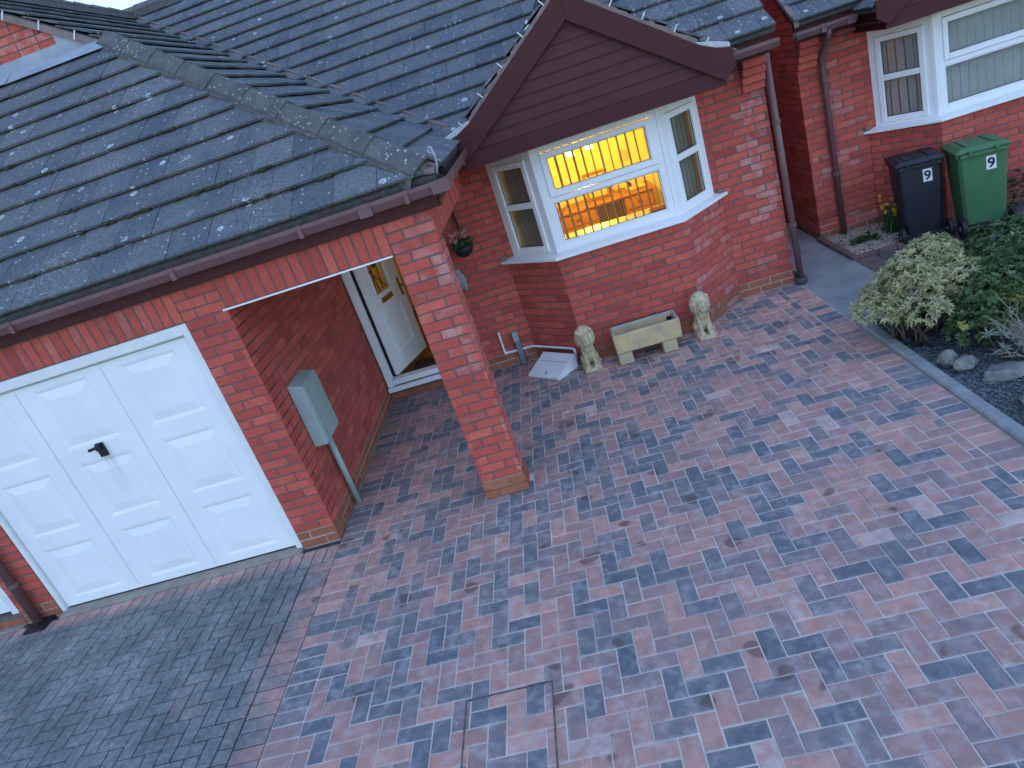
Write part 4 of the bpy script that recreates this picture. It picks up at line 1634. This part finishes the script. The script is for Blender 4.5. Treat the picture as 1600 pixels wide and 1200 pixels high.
# ================================================================== ROOM CONTENTS
desk = thing('desk', (3.3, 6.25, .10), 'long wooden desk with drawers and open kneehole inside the lit room', 'desk')
b = MB()
b.box(2.10, 4.22, 6.02, 6.70, .765, .795)
b.build('desk_top', PINE, desk, bevel=.004)
for x0, x1 in ((2.14, 3.30), (3.74, 4.18)):
    MB().box(x0, x1, 6.06, 6.68, .12, .764).build('pedestal', PINE, desk)
    cols_n = 2 if x1 - x0 > .8 else 1
    for i in range(cols_n):
        wd_ = (x1 - x0) / cols_n
        for j in range(3):
            d = MB()
            xa = x0 + i * wd_ + .02
            d.box(xa, xa + wd_ - .04, 6.042, 6.059, .16 + j * .2, .34 + j * .2)
            dr = d.build('drawer', PINE, desk, bevel=.004)
            MB().box(xa + wd_ / 2 - .05, xa + wd_ / 2 + .01, 6.025, 6.041, .24 + j * .2, .26 + j * .2).build('drawer_handle', DARKWOOD, dr)
mo = thing('desk_mirror', (3.40, 6.4, .796), 'wood framed mirror standing on the desk in the lit room', 'mirror')
b = MB(frame_T((3.24, 6.40, 0), (1, 0, 0), (0, -1, 0)))
ring(b, 0, .36, .797, 1.21, .04, -.015, .02)
b.build('mirror_frame', PINE, mo, bevel=.006)
MB().box(3.275, 3.565, 6.398, 6.402, .83, 1.18).build('mirror_glass', CREAMC, mo)
b = MB(frame_T((3.97, 6.745, 1.26), (1, 0, 0), (0, 0, 1), (0, -1, 0)) @ MX.Scale(.68, 4))
b.lathe((0, 0, 0), [(.05, .0), (.09, .012), (.115, .022), (.12, .028), (.11, .026), (.06, .016), (.03, .016)], 20)
b.build('wall_plate', CREAMC, smooth=True, label='round plate hanging on the yellow lit wall', category='plate')
for i, (x, s) in enumerate(((2.45, 1.0), (2.82, .8))):
    v = MB()
    v.lathe((x, 6.42, .796), [(.05 * s, 0), (.085 * s, .05 * s), (.09 * s, .11 * s), (.05 * s, .17 * s), (.03 * s, .20 * s), (.04 * s, .22 * s)], 16)
    v.build('vase', CREAMC, smooth=True, label=['taller cream vase at the left end of the lit desk', 'smaller cream vase beside the taller one on the lit desk'][i], category='vase')
tp = thing('telephone', (3.98, 6.35, .796), 'pale desk machine with dark handset at right end of the desk', 'telephone')
b = MB()
b.prism([(3.84, 6.20, .797), (4.12, 6.20, .797), (4.12, 6.20, .84), (3.84, 6.20, .84)], (0, .25, 0))
b.build('base', CREAMC, tp, bevel=.01)
b = MB()
b.tube([(3.90, 6.25, .87), (3.90, 6.29, .89), (3.90, 6.38, .89), (3.90, 6.42, .87)], .02, 8)
b.build('handset', BLACKPL, tp)
b = MB()
b.box(3.50, 3.70, 2.42, 2.58, 1.2145, 1.25)
b.build('red_box', REDC, bevel=.006, label='small red box on the inner window sill, right end', category='box').location.x += .12
cl = thing('ceiling_light', (3.18, 4.9, 2.30), 'lit ceiling light with glass shades in the yellow room', 'ceiling light')
b = MB()
b.tube([(3.18, 4.9, 2.299), (3.18, 4.9, 1.90)], .012, 8)
for k in range(3):
    a = 2.09 * k
    b.tube([(3.18, 4.9, 1.91), (3.18 + .14 * math.cos(a), 4.9 + .14 * math.sin(a), 1.88), (3.18 + .17 * math.cos(a), 4.9 + .17 * math.sin(a), 1.83)], .008, 6)
b.build('fitting', BRASS, cl)
for k in range(3):
    a = 2.09 * k
    MB().lathe((3.18 + .17 * math.cos(a), 4.9 + .17 * math.sin(a), 1.72), [(.055, 0), (.05, .04), (.03, .09), (.012, .11)], 12).build('bulb_shade', BULB, cl, smooth=True)


def lamp(name, loc, e, col, r):
    l = bpy.data.lights.new(name, 'POINT')
    l.energy = e
    l.color = col
    l.shadow_soft_size = r
    o = bpy.data.objects.new(name, l)
    COL.objects.link(o)
    o.location = loc


lamp('room_lamp', (3.18, 4.9, 2.0), 80, (1.0, .60, .055), .12)
lamp('hall_lamp', (1.15, 4.6, 2.05), 2.2, (1.0, .50, .08), .10)
hp = MB()
hp.lathe((1.15, 4.6, 2.10), [(.10, 0), (.11, .05), (.08, .11), (.03, .15)], 14)
hp.build('hall_light', BULB, smooth=True, label='lit hall light behind the open front door', category='ceiling light')
hc = thing('hall_cupboard', (1.55, 5.4, .185), 'dark wooden hall cupboard seen through the open front door', 'cupboard')
MB().box(1.25, 1.88, 5.3, 5.95, .19, 1.05).build('carcass', PINE, hc)
MB().box(1.22, 1.89, 5.27, 5.96, 1.052, 1.08).build('top', DARKWOOD, hc)
for k in range(2):
    MB().box(1.27 + .3 * k, 1.55 + .3 * k, 5.284, 5.298, .24, 1.0).build('cupboard_door', PINE, hc, bevel=.004)

# ================================================================== THINGS ON THE WALLS AND PAVING
mbx = thing('meter_cabinet', (.40, .49, 0), 'grey green electricity meter cabinet on the porch side wall with pipe to ground', 'meter cabinet')
b = MB()
b.prism([(.328, .305, .70), (.445, .305, .70), (.445, .305, 1.225), (.328, .305, 1.262)], (0, .37, 0))
mb_ = b.build('cabinet', METER, mbx, bevel=.008)
b = MB()
b.box(.4455, .455, .318, .662, .715, 1.215)
dd = b.build('cabinet_door', METER, mbx, bevel=.005)
for z in (.79, 1.17):
    MB(MX.Translation((.4555, .355, z)) @ MX.Rotation(rad(90), 4, 'Y')).lathe((0, 0, 0), [(.009, 0), (.009, .004), (.006, .006)], 10).build('lock', GREYPL, dd)
b = MB()
b.tube([(.375, .52, .705), (.375, .52, .0)], .026, 10)
b.build('conduit', METER, mbx, smooth=True)

gx = thing('gas_box', (2.2, 2.1, 0), 'low white sloping meter box lid set in the paving at the bay corner', 'meter box')
s2 = math.sqrt(.5)
Tg = frame_T((1.955, 2.185, 0), (s2, -s2, 0), (-s2, -s2, 0))
b = MB(Tg)
b.prism([(.012, -.01, -.02), (.012, -.01, .018), (.012, -.315, .140), (.012, -.315, -.02)], (.431, 0, 0))
b.build('box_body', WHITEPL, gx)
b = MB(Tg)
sl = V((0, -.305, .122)).normalized()
upn = V((0, .122, .305)).normalized()
P0 = V((0, 0, .020))
b.prism([P0, P0 + V((.455, 0, 0)), P0 + V((.455, 0, 0)) + sl * .212, P0 + sl * .212], upn * .012)
b.prism([P0 + sl * .218, P0 + V((.455, 0, 0)) + sl * .218, P0 + V((.455, 0, 0)) + sl * .332, P0 + sl * .332], upn * .012)
b.build('lid', WHITEPL, gx, bevel=.004)
b = MB(Tg)
q = P0 + sl * .035 + V((.235, 0, 0)) + upn * .0125
b.prism([q, q + V((.012, 0, 0)), q + V((.012, 0, 0)) + sl * .028, q + sl * .028], upn * .004)
b.build('lid_latch', BLACKPL, gx)

b = MB()
b.tube([(1.742, 2.63, .43), (1.742, 2.63, .172), (2.066, 2.625, .165), (2.475, 2.222, .165), (2.50, 2.195, .155), (2.49, 2.19, .03)], .013, 8)
b.build('waste_pipe', WHITEPL, smooth=True, label='thin white pipe running along the wall foot above the gas box', category='pipe')
du_ = thing('cable_duct', (1.915, 2.63, 0), 'short grey cable duct standing against the brick beside the white pipe', 'cable duct')
MB().box(1.885, 1.945, 2.592, 2.652, -.005, .27).build('duct_lower', GREYPL, du_, bevel=.004)
MB().box(1.880, 1.940, 2.598, 2.652, .272, .39).build('duct_cap', GALV, du_, bevel=.004)


# ---- lions: sculpted, then welded into one surface by a voxel remesh
def lion(P, rot, seed, label, leg_tone):
    rr = random.Random(seed)
    base = MX.Translation(P) @ MX.Rotation(rot, 4, 'Z')
    th = thing('lion_statue', P, label, 'statue', 'stone lions by the bay window')
    b = MB()
    # -Y is the way the lion looks
    rx = lambda a: MX.Rotation(rad(a), 3, 'X')
    ry = lambda a: MX.Rotation(rad(a), 3, 'Y')
    b.ell((0, .035, .14), (.074, .085, .10), 16, 10)            # haunch
    b.ell((0, .0, .215), (.066, .066, .115), 16, 10, rx(-12))   # chest
    for sg in (-1, 1):
        b.ell((.062 * sg, .045, .085), (.036, .07, .062), 12, 8)            # thigh
        b.ell((.066 * sg, -.02, .045), (.024, .055, .022), 10, 6)           # hind paw
        b.tube([(.040 * sg, -.035, .235), (.041 * sg, -.052, .14), (.040 * sg, -.058, .05)], .029, 10, .023)
        b.ell((.041 * sg, -.078, .045), (.028, .042, .021), 10, 6)          # front paw
        for t in (-1, 0, 1):
            b.ell((.041 * sg + .016 * t, -.108, .042), (.0095, .014, .014), 8, 5)
    b.ell((0, -.022, .342), (.104, .082, .128), 20, 14)
    b.ell((0, -.050, .330), (.088, .070, .105), 20, 14)         # mane mass
    b.ell((0, -.045, .245), (.062, .055, .07), 14, 8)           # beard ruff
    b.ell((0, -.100, .345), (.056, .045, .062), 14, 10)         # face
    b.ell((0, -0.136, .322), (.032, .034, .027), 12, 8)          # muzzle
    b.ell((0, -0.161, .338), (.015, .012, .010), 8, 6)           # nose
    b.ell((0, -0.134, .293), (.022, .024, .013), 10, 6)          # chin
    b.tube([(0, -0.122, .392), (0, -0.146, .36), (0, -0.162, .342)], .014, 8, .012)   # nose bridge
    for sg in (-1, 1):
        b.ell((.028 * sg, -0.135, .376), (.021, .011, .009), 10, 6, ry(-14 * sg))    # brow
        b.ell((.026 * sg, -0.138, .362), (.011, .007, .007), 8, 6)                    # eye
        b.ell((.017 * sg, -0.160, .317), (.017, .014, .014), 8, 6)                    # whisker pad
        b.ell((.066 * sg, -0.076, .425), (.020, .012, .022), 8, 6)                    # ear
    b.tube([(.07, .09, .05), (.095, .05, .045), (.098, .0, .045)], .013, 8)          # tail
    # plinth
    b.T = None
    pl = MB()
    pts = [(-.085, -.118), (-.05, -.135), (.06, -.135), (.095, -.11), (.105, .07), (.07, .125), (-.07, .125), (-.105, .07)]
    b.add([(x, y, 0) for x, y in pts] + [(x * .97, y * .97, .034) for x, y in pts], [tuple(range(7, -1, -1)), tuple(range(8, 16))] + [(i, (i + 1) % 8, 8 + (i + 1) % 8, 8 + i) for i in range(8)])
    tmp = b.mesh('tmp', STONE)
    to = bpy.data.objects.new('tmp', tmp)
    COL.objects.link(to)
    md = to.modifiers.new('r', 'REMESH')
    md.mode = 'VOXEL'
    md.voxel_size = .0042
    md2 = to.modifiers.new('s', 'SMOOTH')
    md2.factor = .5
    md2.iterations = 2
    dg = bpy.context.evaluated_depsgraph_get()
    me = bpy.data.meshes.new_from_object(to.evaluated_get(dg))
    bpy.data.objects.remove(to)
    me.name = 'body'
    # carve mane furrows: small radial relief
    for v in me.vertices:
        c = v.co
        d = V((c.x, 0, c.z - .345))
        if c.z > .21 and d.length > .066 and c.y < .06:
            a = math.atan2(c.x, c.z - .345)
            v.co += V((c.x, c.y * .4, c.z - .345)).normalized() * (.0026 * math.sin(a * 22 + 30 * d.length + 1.5 * math.sin(a * 5)))
    me.transform(base)
    me.transform(MX.Translation(-V(P)))
    me.materials.clear()
    me.materials.append(STONE)
    for p in me.polygons:
        p.use_smooth = True
    link(me, 'body', P, th)
    return th


lion((2.635, 1.985, 0), rad(2), 3, 'stone lion statue beside the white gas box, left of the trough', 0)
lion((3.800, 1.975, 0), rad(4), 8, 'stone lion statue right of the trough by the bay corner', 0)

# ---- trough
tr = thing('stone_trough', (3.23, 1.91, 0), 'empty rectangular stone trough on two stone feet under the bay window', 'planter')
b = MB()
x0, x1, y0, y1, z0, z1 = 2.895, 3.560, 1.765, 2.055, .130, .330
t = .035
o1 = [(x0 + .006, y0 + .006, z0), (x1 - .006, y0 + .006, z0), (x1 - .006, y1 - .006, z0), (x0 + .006, y1 - .006, z0)]
o2 = [(x0, y0, z1), (x1, y0, z1), (x1, y1, z1), (x0, y1, z1)]
i1 = [(x0 + t, y0 + t, z1), (x1 - t, y0 + t, z1), (x1 - t, y1 - t, z1), (x0 + t, y1 - t, z1)]
i2 = [(x0 + t + .01, y0 + t + .01, z0 + .05), (x1 - t - .01, y0 + t + .01, z0 + .05), (x1 - t - .01, y1 - t - .01, z0 + .05), (x0 + t + .01, y1 - t - .01, z0 + .05)]
fs = [(3, 2, 1, 0), (12, 13, 14, 15)]
b.add(o1 + o2 + i1 + i2, [(3, 2, 1, 0), (12, 13, 14, 15)] + [(k + i, k + (i + 1) % 4, k + 4 + (i + 1) % 4, k + 4 + i) for k in (0, 8) for i in range(4)])
b.mat = 1
b.f += [[4 + i, 4 + (i + 1) % 4, 8 + (i + 1) % 4, 8 + i] for i in range(4)]
b.mi += [1] * 4
for k in (5, 4, 3, 2):
    b.mi[k - 0] = b.mi[k]
b.build('basin', [TSTONE, TSTONE2], tr, bevel=.01)
for xa in (2.905, 3.350):
    MB().box(xa, xa + .145, 1.785, 1.985, 0, .1295).build('foot', TSTONE, tr, bevel=.012)
MB().box(3.47, 3.515, 1.99, 2.015, .1805, .29).build('dark_pot', BLACKPL, bevel=.005, label='small dark object inside the right end of the stone trough', category='pot')


# ---- plants
def leaf_fan(b, p, axis, n, L, W, spread, tone, tj=.15):
    axis = V(axis).normalized()
    o = axis.orthogonal().normalized()
    o2 = axis.cross(o)
    for i in range(n):
        t = 2.4 * i + R.uniform(-.4, .4)
        sp = spread * R.uniform(.45, 1.15)
        d = (axis * math.cos(sp) + (o * math.cos(t) + o2 * math.sin(t)) * math.sin(sp)).normalized()
        l = L * R.uniform(.6, 1.15)
        ww = W * R.uniform(.7, 1.2)
        sd_ = d.cross(axis)
        sd_ = (sd_ if sd_.length > .05 else o).normalized()
        nn = sd_.cross(d) * (l * .12)
        b.tone = min(1, max(0, tone + R.gauss(0, tj)))
        m1 = p + d * l * .45
        b.add([p, m1 + sd_ * ww + nn, p + d * l - V((0, 0, l * .15)), m1 - sd_ * ww + nn, m1 - nn * .3], [(0, 4, 1), (1, 4, 2), (0, 3, 4), (3, 2, 4)])


def shrub(name, P, lobes, mat, nf, L, W, toneF, label, stems=22, spread=1.1, nl=8, cat='shrub', stemr=.012, group=None, low=.0):
    th = thing(name, P, label, cat, group)
    P = V(P)
    b = MB()
    st = MB()
    tips = []
    for (cx, cy, cz, rx_, ry_, rz_) in lobes:
        vol = rx_ * ry_ * rz_
    tot = sum((l[3] * l[4] * l[5]) ** .67 for l in lobes)
    for l in lobes:
        k = int(nf * (l[3] * l[4] * l[5]) ** .67 / tot)
        for _ in range(k):
            d = V((R.gauss(0, 1), R.gauss(0, 1), R.gauss(0, 1))).normalized()
            if d.z < -.35 and R.random() < .8:
                d.z = -d.z
            f_ = R.uniform(.62, 1.0) ** .6
            lump = 1 + .22 * NZ.noise(V((d.x * 2.6 + l[0] * 5, d.y * 2.6 + l[1] * 5, d.z * 2.6)))
            q = P + V((l[0] + d.x * l[3] * f_ * lump, l[1] + d.y * l[4] * f_ * lump, l[2] + d.z * l[5] * f_ * lump))
            if q.z < P.z + low or q.x < 5.06 - .12 and q.z < .06:
                continue
            ax = (d + V((0, 0, .55)) + V((R.uniform(-.4, .4), R.uniform(-.4, .4), R.uniform(-.2, .3)))).normalized()
            leaf_fan(b, q, ax, nl, L, W, spread, toneF(q, d, f_))
            tips.append((q, l))
    for i in range(stems):
        q, l = R.choice(tips)
        c = P + V((l[0] * .55, l[1] * .55, 0)) + V((R.uniform(-.05, .05), R.uniform(-.05, .05), 0))
        mid = (c + q) / 2 + V((R.uniform(-.05, .05), R.uniform(-.05, .05), R.uniform(-.04, .05)))
        st.tube([c - V((0, 0, .03)), c.lerp(mid, .5) + V((R.uniform(-.02, .02), R.uniform(-.02, .02), .02)), mid, q], stemr, 5, stemr * .3)
    st.build('stem', BARK, th, smooth=True)
    b.build('foliage', mat, th, fix=False)
    return th


def tv(q, d, f_):
    c = NZ.noise(q * 5.0)
    t = .60 + .28 * c
    if f_ < .8:
        t -= .22
    if NZ.noise(q * 2.1 + V((3, 1, 7))) > .42:
        t = .06
    return t


shrub('variegated_shrub', (5.22, .70, 0), [(.04, .10, .42, .27, .27, .18), (-.24, .02, .34, .20, .20, .11), (.22, .26, .50, .24, .22, .15), (.36, .05, .38, .20, .20, .14), (-.02, -.18, .30, .20, .16, .10), (.38, .42, .50, .20, .20, .13), (-.10, .28, .33, .18, .16, .10)],
      LEAFV, 1080, .058, .0082, tv, 'rounded shrub with pale cream and green leaves beside the path', 46, 1.15, 8)


def td(q, d, f_):
    t = .35 + .35 * NZ.noise(q * 4)
    if NZ.noise(q * 7 + V((2, 5, 1))) > .40 and d.z > -.1:
        t = R.uniform(.85, 1)
    return t


shrub('evergreen_shrub', (5.78, .62, 0), [(.0, .0, .24, .38, .36, .24), (.45, .45, .32, .42, .42, .26), (-.25, -.28, .15, .24, .22, .15), (.22, -.22, .22, .36, .30, .2), (.90, .30, .30, .45, .5, .28), (.75, -.2, .25, .4, .35, .22)],
      LEAFD, 3000, .052, .013, td, 'dark glossy evergreen shrub with yellow tips behind the rocks', 40, 1.2, 8)

# silver sprig plant, bare twiggy plant, small plants
sp = thing('silver_plant', (5.49, .03, 0), 'small silvery green spiky plant above the rocks', 'plant')
b = MB()
st = MB()
for (x, y, z) in ((5.43, .10, .17), (5.49, .04, .19), (5.53, -.04, .15), (5.56, -.09, .12), (5.46, -.03, .10)):
    leaf_fan(b, V((x, y, z)), (R.uniform(-.3, .3), -.3, .8), 17, .085, .006, 1.25, .6, .25)
    st.tube([(5.49, .03, -.02), (x, y, z)], .006, 5, .004)
st.build('stem', BARK, sp)
b.build('foliage', LEAFS, sp, fix=False)
tw = thing('twiggy_shrub', (5.66, -.12, 0), 'bare brown twiggy plant at the right edge of the garden bed', 'shrub')
b = MB()
for i in range(60):
    a = R.uniform(0, 6.28)
    r_ = R.uniform(.08, .36)
    p0 = V((5.66 + R.uniform(-.06, .06), -.10 + R.uniform(-.08, .08), -.02))
    p2 = V((5.66 + r_ * math.cos(a), -.08 + r_ * math.sin(a), R.uniform(.10, .42)))
    p1 = p0.lerp(p2, .5) + V((R.uniform(-.05, .05), R.uniform(-.05, .05), .05))
    b.tube([p0, p1, p2], .0052, 5, .0018)
    for _ in range(3):
        d = V((R.uniform(-1, 1), R.uniform(-1, 1), R.uniform(-.2, 1))).normalized()
        q = p1.lerp(p2, R.random())
        b.tube([q, q + d * R.uniform(.05, .13)], .0025, 4, .001)
b.build('twigs', DRYT, tw)
b = MB()
for i in range(45):
    leaf_fan(b, V((5.72 + R.gauss(0, .10), -.32 + R.gauss(0, .09), R.uniform(.0, .10))), (0, 0, 1), 6, .05, .006, 1.2, .2, .2)
b.build('foliage', LEAFG, tw, fix=False)

dfp = thing('daffodil_clump', (6.33, 3.40, -.02), 'clump of yellow daffodils beside the black bin', 'flowers')
b = MB()
for i in range(90):
    a = R.uniform(0, 6.28)
    p = V((6.34 + R.gauss(0, .05), 3.40 + R.gauss(0, .07), -.02))
    h = R.uniform(.16, .36)
    q = p + V((.16 * math.cos(a) * R.random(), .16 * math.sin(a) * R.random(), h))
    b.tone = R.random()
    s_ = V((math.sin(a), -math.cos(a), 0)) * .007
    m1 = p.lerp(q, .6) + V((0, 0, .03))
    b.add([p - s_, p + s_, m1 + s_, q, m1 - s_], [(0, 1, 2, 4), (4, 2, 3)])
    if i < 26:
        hd = q + V((R.uniform(-.05, .05), R.uniform(-.05, .05), R.uniform(.0, .06)))
        dr_ = V((R.uniform(-.7, .3), -1, R.uniform(-.1, .6))).normalized()
        fl_ = MB()
        leaf_fan(fl_, hd, dr_, 6, .032, .010, 1.35, .8, .2)
        leaf_fan(fl_, hd, dr_, 5, .026, .008, .35, .2, .1)
        fl_.build('flower', YELLOW, dfp, fix=False)
b.build('leaves', LEAFG, dfp, fix=False)
for i, (x, y, lab) in enumerate(((5.98, 3.33, 'low green plant in the pale gravel below the drainpipe'), (6.30, 2.95, 'low green tuft in the gravel in front of the black bin'))):
    b = MB()
    for _ in range(60):
        leaf_fan(b, V((x + max(-.15, min(.15, R.gauss(0, .075))), y + max(-.09, min(.09, R.gauss(0, .05))), R.uniform(-.02, .04))), (R.uniform(-.5, .5), R.uniform(-.5, .5), 1), 6, .05, .008, 1.1, .5, .25)
    b.build('ground_plant', LEAFG, fix=False, label=lab, category='plant')
b = MB()
for _ in range(160):
    leaf_fan(b, V((7.75 + R.gauss(0, .22), 3.05 + R.gauss(0, .14), R.uniform(-.03, .30))), (R.uniform(-.5, .5), R.uniform(-.5, .5), 1), 6, .06, .008, 1.1, .35, .25)
b.build('low_shrub', LEAFG, fix=False, label='low dull green shrub against the wall behind the green bin', category='shrub')


def rock(P, r, seed, label):
    bm = bmesh.new()
    bmesh.ops.create_icosphere(bm, subdivisions=4, radius=1)
    o = V((seed * 3.1, seed * 1.7, 0))
    for v in bm.verts:
        d = v.co.copy()
        k = 1 + .35 * NZ.noise(d * 1.3 + o) + .12 * NZ.noise(d * 3.5 + o) + .03 * NZ.noise(d * 11 + o)
        c = NZ.voronoi(d * 1.6 + o)[0]
        k *= .88 + .2 * c[0]
        v.co = V((d.x * r[0], d.y * r[1], d.z * r[2])) * k
    me = bpy.data.meshes.new('rock')
    bm.to_mesh(me)
    bm.free()
    me.materials.append(ROCK)
    link(me, 'rock', P, label=label, category='rock')


rock((5.18, .17, .03), (.066, .06, .07), 1, 'upright pale rock at the foot of the evergreen shrub')
rock((5.235, .05, .03), (.078, .065, .055), 2, 'rounded pale rock in front of the upright rock')
rock((5.40, -.20, .02), (.19, .10, .042), 3, 'long flat grey rock half buried in slate chippings')
rock((5.40, -.62, .01), (.17, .14, .06), 4, 'pale flat rock at the right edge of the slate bed')


# ---- wheelie bins
def wheelie(P, rot, sc, body_m, lab, front):
    T = MX.Translation(P) @ MX.Rotation(rad(rot), 4, 'Z') @ MX.Scale(sc, 4)
    th = thing('wheelie_bin', P, lab, 'wheelie bin', "wheelie bins on the neighbour's drive")
    b = MB(T)
    W0, W1, D0, D1, H = .415, .480, .36, .53, .95
    prof = [(W0, D0, .06), (W0 + .045, D0 + .09, .55), (W1, D1, .90), (W1, D1, H)]
    vs = []
    for (w_, d_, z) in prof:
        c = .035
        vs += [(-w_ / 2 + c, 0, z), (w_ / 2 - c, 0, z), (w_ / 2, c, z), (w_ / 2, d_ - c, z), (w_ / 2 - c, d_, z), (-w_ / 2 + c, d_, z), (-w_ / 2, d_ - c, z), (-w_ / 2, c, z)]
    n = len(prof)
    fs = [tuple(range(7, -1, -1)), tuple(range(8 * (n - 1), 8 * n))] + [(8 * i + j, 8 * i + (j + 1) % 8, 8 * i + 8 + (j + 1) % 8, 8 * i + 8 + j) for i in range(n - 1) for j in range(8)]
    b.add(vs, fs)
    # rim and handle bar at the hinge side
    b.box(-W1 / 2 - .018, W1 / 2 + .018, .02, D1 + .03, H - .055, H - .012)
    b.box(-W1 / 2 + .01, W1 / 2 - .01, -.035, .02, H - .05, H - .015)
    for s in (-1, 1):
        b.box(s * .13 - .02, s * .13 + .02, -.04, .03, H - .03, H + .02)
    bd = b.build('body', body_m, th, bevel=.006)
    b = MB(T)
    # shallow domed lid with two ribs, overhanging the rim
    hw, y0, y1 = W1 / 2 + .028, -.015, D1 + .055
    z0 = H - .008
    vs = [(-hw, y0, z0), (hw, y0, z0), (hw, y1, z0), (-hw, y1, z0), (-hw, y0, z0 + .025), (hw, y0, z0 + .025), (hw, y1, z0 + .02), (-hw, y1, z0 + .02),
          (-hw + .07, y0 + .04, z0 + .065), (hw - .07, y0 + .04, z0 + .065), (hw - .06, y1 - .10, z0 + .055), (-hw + .06, y1 - .10, z0 + .055)]
    b.add(vs, [(3, 2, 1, 0), (8, 9, 10, 11)] + [(o + i, o + (i + 1) % 4, o + 4 + (i + 1) % 4, o + 4 + i) for o in (0, 4) for i in range(4)])
    for s in (-1, 1):
        b.prism([(s * .13 - .03, y0 + .06, z0 + .0645), (s * .13 + .03, y0 + .06, z0 + .0645), (s * .12 + .03, y1 - .13, z0 + .056), (s * .12 - .03, y1 - .13, z0 + .056)], (0, 0, .014))
    b.build('lid', body_m, th, bevel=.008)
    for s in (-1, 1):
        wl_ = MB(T @ MX.Translation((s * (W0 / 2 + .045), -.06, .115)) @ MX.Rotation(rad(90), 4, 'Y') @ MX.Scale(1.15, 4))
        wl_.lathe((0, 0, -.022), [(.055, 0), (.094, .0), (.10, .008), (.10, .036), (.094, .044), (.055, .044)], 20)
        whl = wl_.build('wheel', BLACKPL, th, smooth=False)
        hb = MB(T @ MX.Translation((s * (W0 / 2 + .045), -.06, .115)) @ MX.Rotation(rad(90), 4, 'Y') @ MX.Scale(1.15, 4))
        hb.lathe((0, 0, -.027), [(.02, 0), (.03, .01), (.03, .044), (.02, .054)], 12)
        hb.build('hub', GREYPL, whl)
    ax = MB(T)
    ax.tube([(-W0 / 2 - .03, -.035, .10), (W0 / 2 + .03, -.035, .10)], .011, 8)
    ax.box(-.17, .17, -.04, .01, .06, .13)
    ax.build('axle', BLACKPL, th)
    # number sticker
    b = MB(T)
    sx = .075
    b.box(sx - .048, sx + .048, -.0035, -.0005, .715, .865)
    stk = b.build('sticker', LABELW, th)
    cu = bpy.data.curves.new('n', 'FONT')
    cu.body = '9'
    cu.size = .150
    cu.align_x = 'CENTER'
    cu.offset = .0035
    cu.extrude = .0006
    to = bpy.data.objects.new('n', cu)
    COL.objects.link(to)
    dg = bpy.context.evaluated_depsgraph_get()
    me = bpy.data.meshes.new_from_object(to.evaluated_get(dg))
    bpy.data.objects.remove(to)
    Tt = T @ MX.Translation((sx, -.0046, .737)) @ MX.Rotation(rad(90), 4, 'X')
    me.transform(Tt)
    me.transform(MX.Translation(-V(P)))
    me.materials.clear()
    me.materials.append(INK)
    link(me, 'number', P, stk)


wheelie((6.43, 2.90, -.045), -14, .88, BLACKBIN, 'black wheelie bin with a white number 9 sticker', 0)
wheelie((6.90, 2.62, -.045), -13, .90, GREENBIN, 'green wheelie bin with a white number 9 sticker', 0)

# ---- hanging basket on the porch wall, wall ornament
hb_ = thing('hanging_basket', (1.70, 2.47, 1.42), 'black hanging basket of pink flowers on the wall behind the pillar', 'hanging basket')
b = MB()
b.lathe((1.70, 2.50, 1.36), [(.02, 0), (.07, .02), (.10, .07), (.112, .12), (.10, .12)], 16)
b.build('basket', BLACKPL, hb_, smooth=True)
b = MB()
for k in range(3):
    a = 2.09 * k + .5
    b.tube([(1.70 + .105 * math.cos(a), 2.50 + .105 * math.sin(a), 1.48), (1.70, 2.50, 1.80)], .0035, 5)
b.tube([(1.70, 2.64, 1.86), (1.70, 2.58, 1.88), (1.70, 2.50, 1.86), (1.70, 2.50, 1.80)], .007, 6)
b.tube([(1.70, 2.645, 1.93), (1.70, 2.645, 1.62)], .008, 6)
b.build('bracket', BLACKPL, hb_)
b, c = MB(), MB()
for _ in range(50):
    leaf_fan(b, V((1.70 + R.gauss(0, .05), 2.49 + R.gauss(0, .05), 1.47 + R.uniform(0, .06))), (R.uniform(-1, 1), R.uniform(-1, .5), .6), 5, .05, .012, 1.0, .6, .3)
for k in range(12):
    c = MB()
    p = V((1.70 + R.uniform(-.09, .09), 2.47 + R.uniform(-.08, .04), 1.53 + R.uniform(0, .10)))
    for _ in range(4):
        leaf_fan(c, p + V((R.gauss(0, .008), R.gauss(0, .008), R.gauss(0, .008))), (R.uniform(-.5, .5), -1, .5), 6, .022, .009, 1.3, .5, .3)
    c.build('flower', PINK, hb_, fix=False)
b.build('foliage', LEAFG, hb_, fix=False)
b = MB()
b.ell((1.555, 2.615, 1.10), (.05, .036, .10), 14, 10)
b.ell((1.545, 2.60, 1.21), (.032, .032, .036), 12, 8)
b.tube([(1.545, 2.575, 1.21), (1.54, 2.548, 1.20)], .008, 6, .002)
b.ell((1.575, 2.60, 1.06), (.03, .025, .07), 10, 8)
b.build('wall_ornament', simple('grey stone ornament', (.30, .31, .29), (.2, .21, .2), 14, .9), smooth=True, label='grey bird-shaped wall ornament half hidden behind the brick pillar', category='ornament')
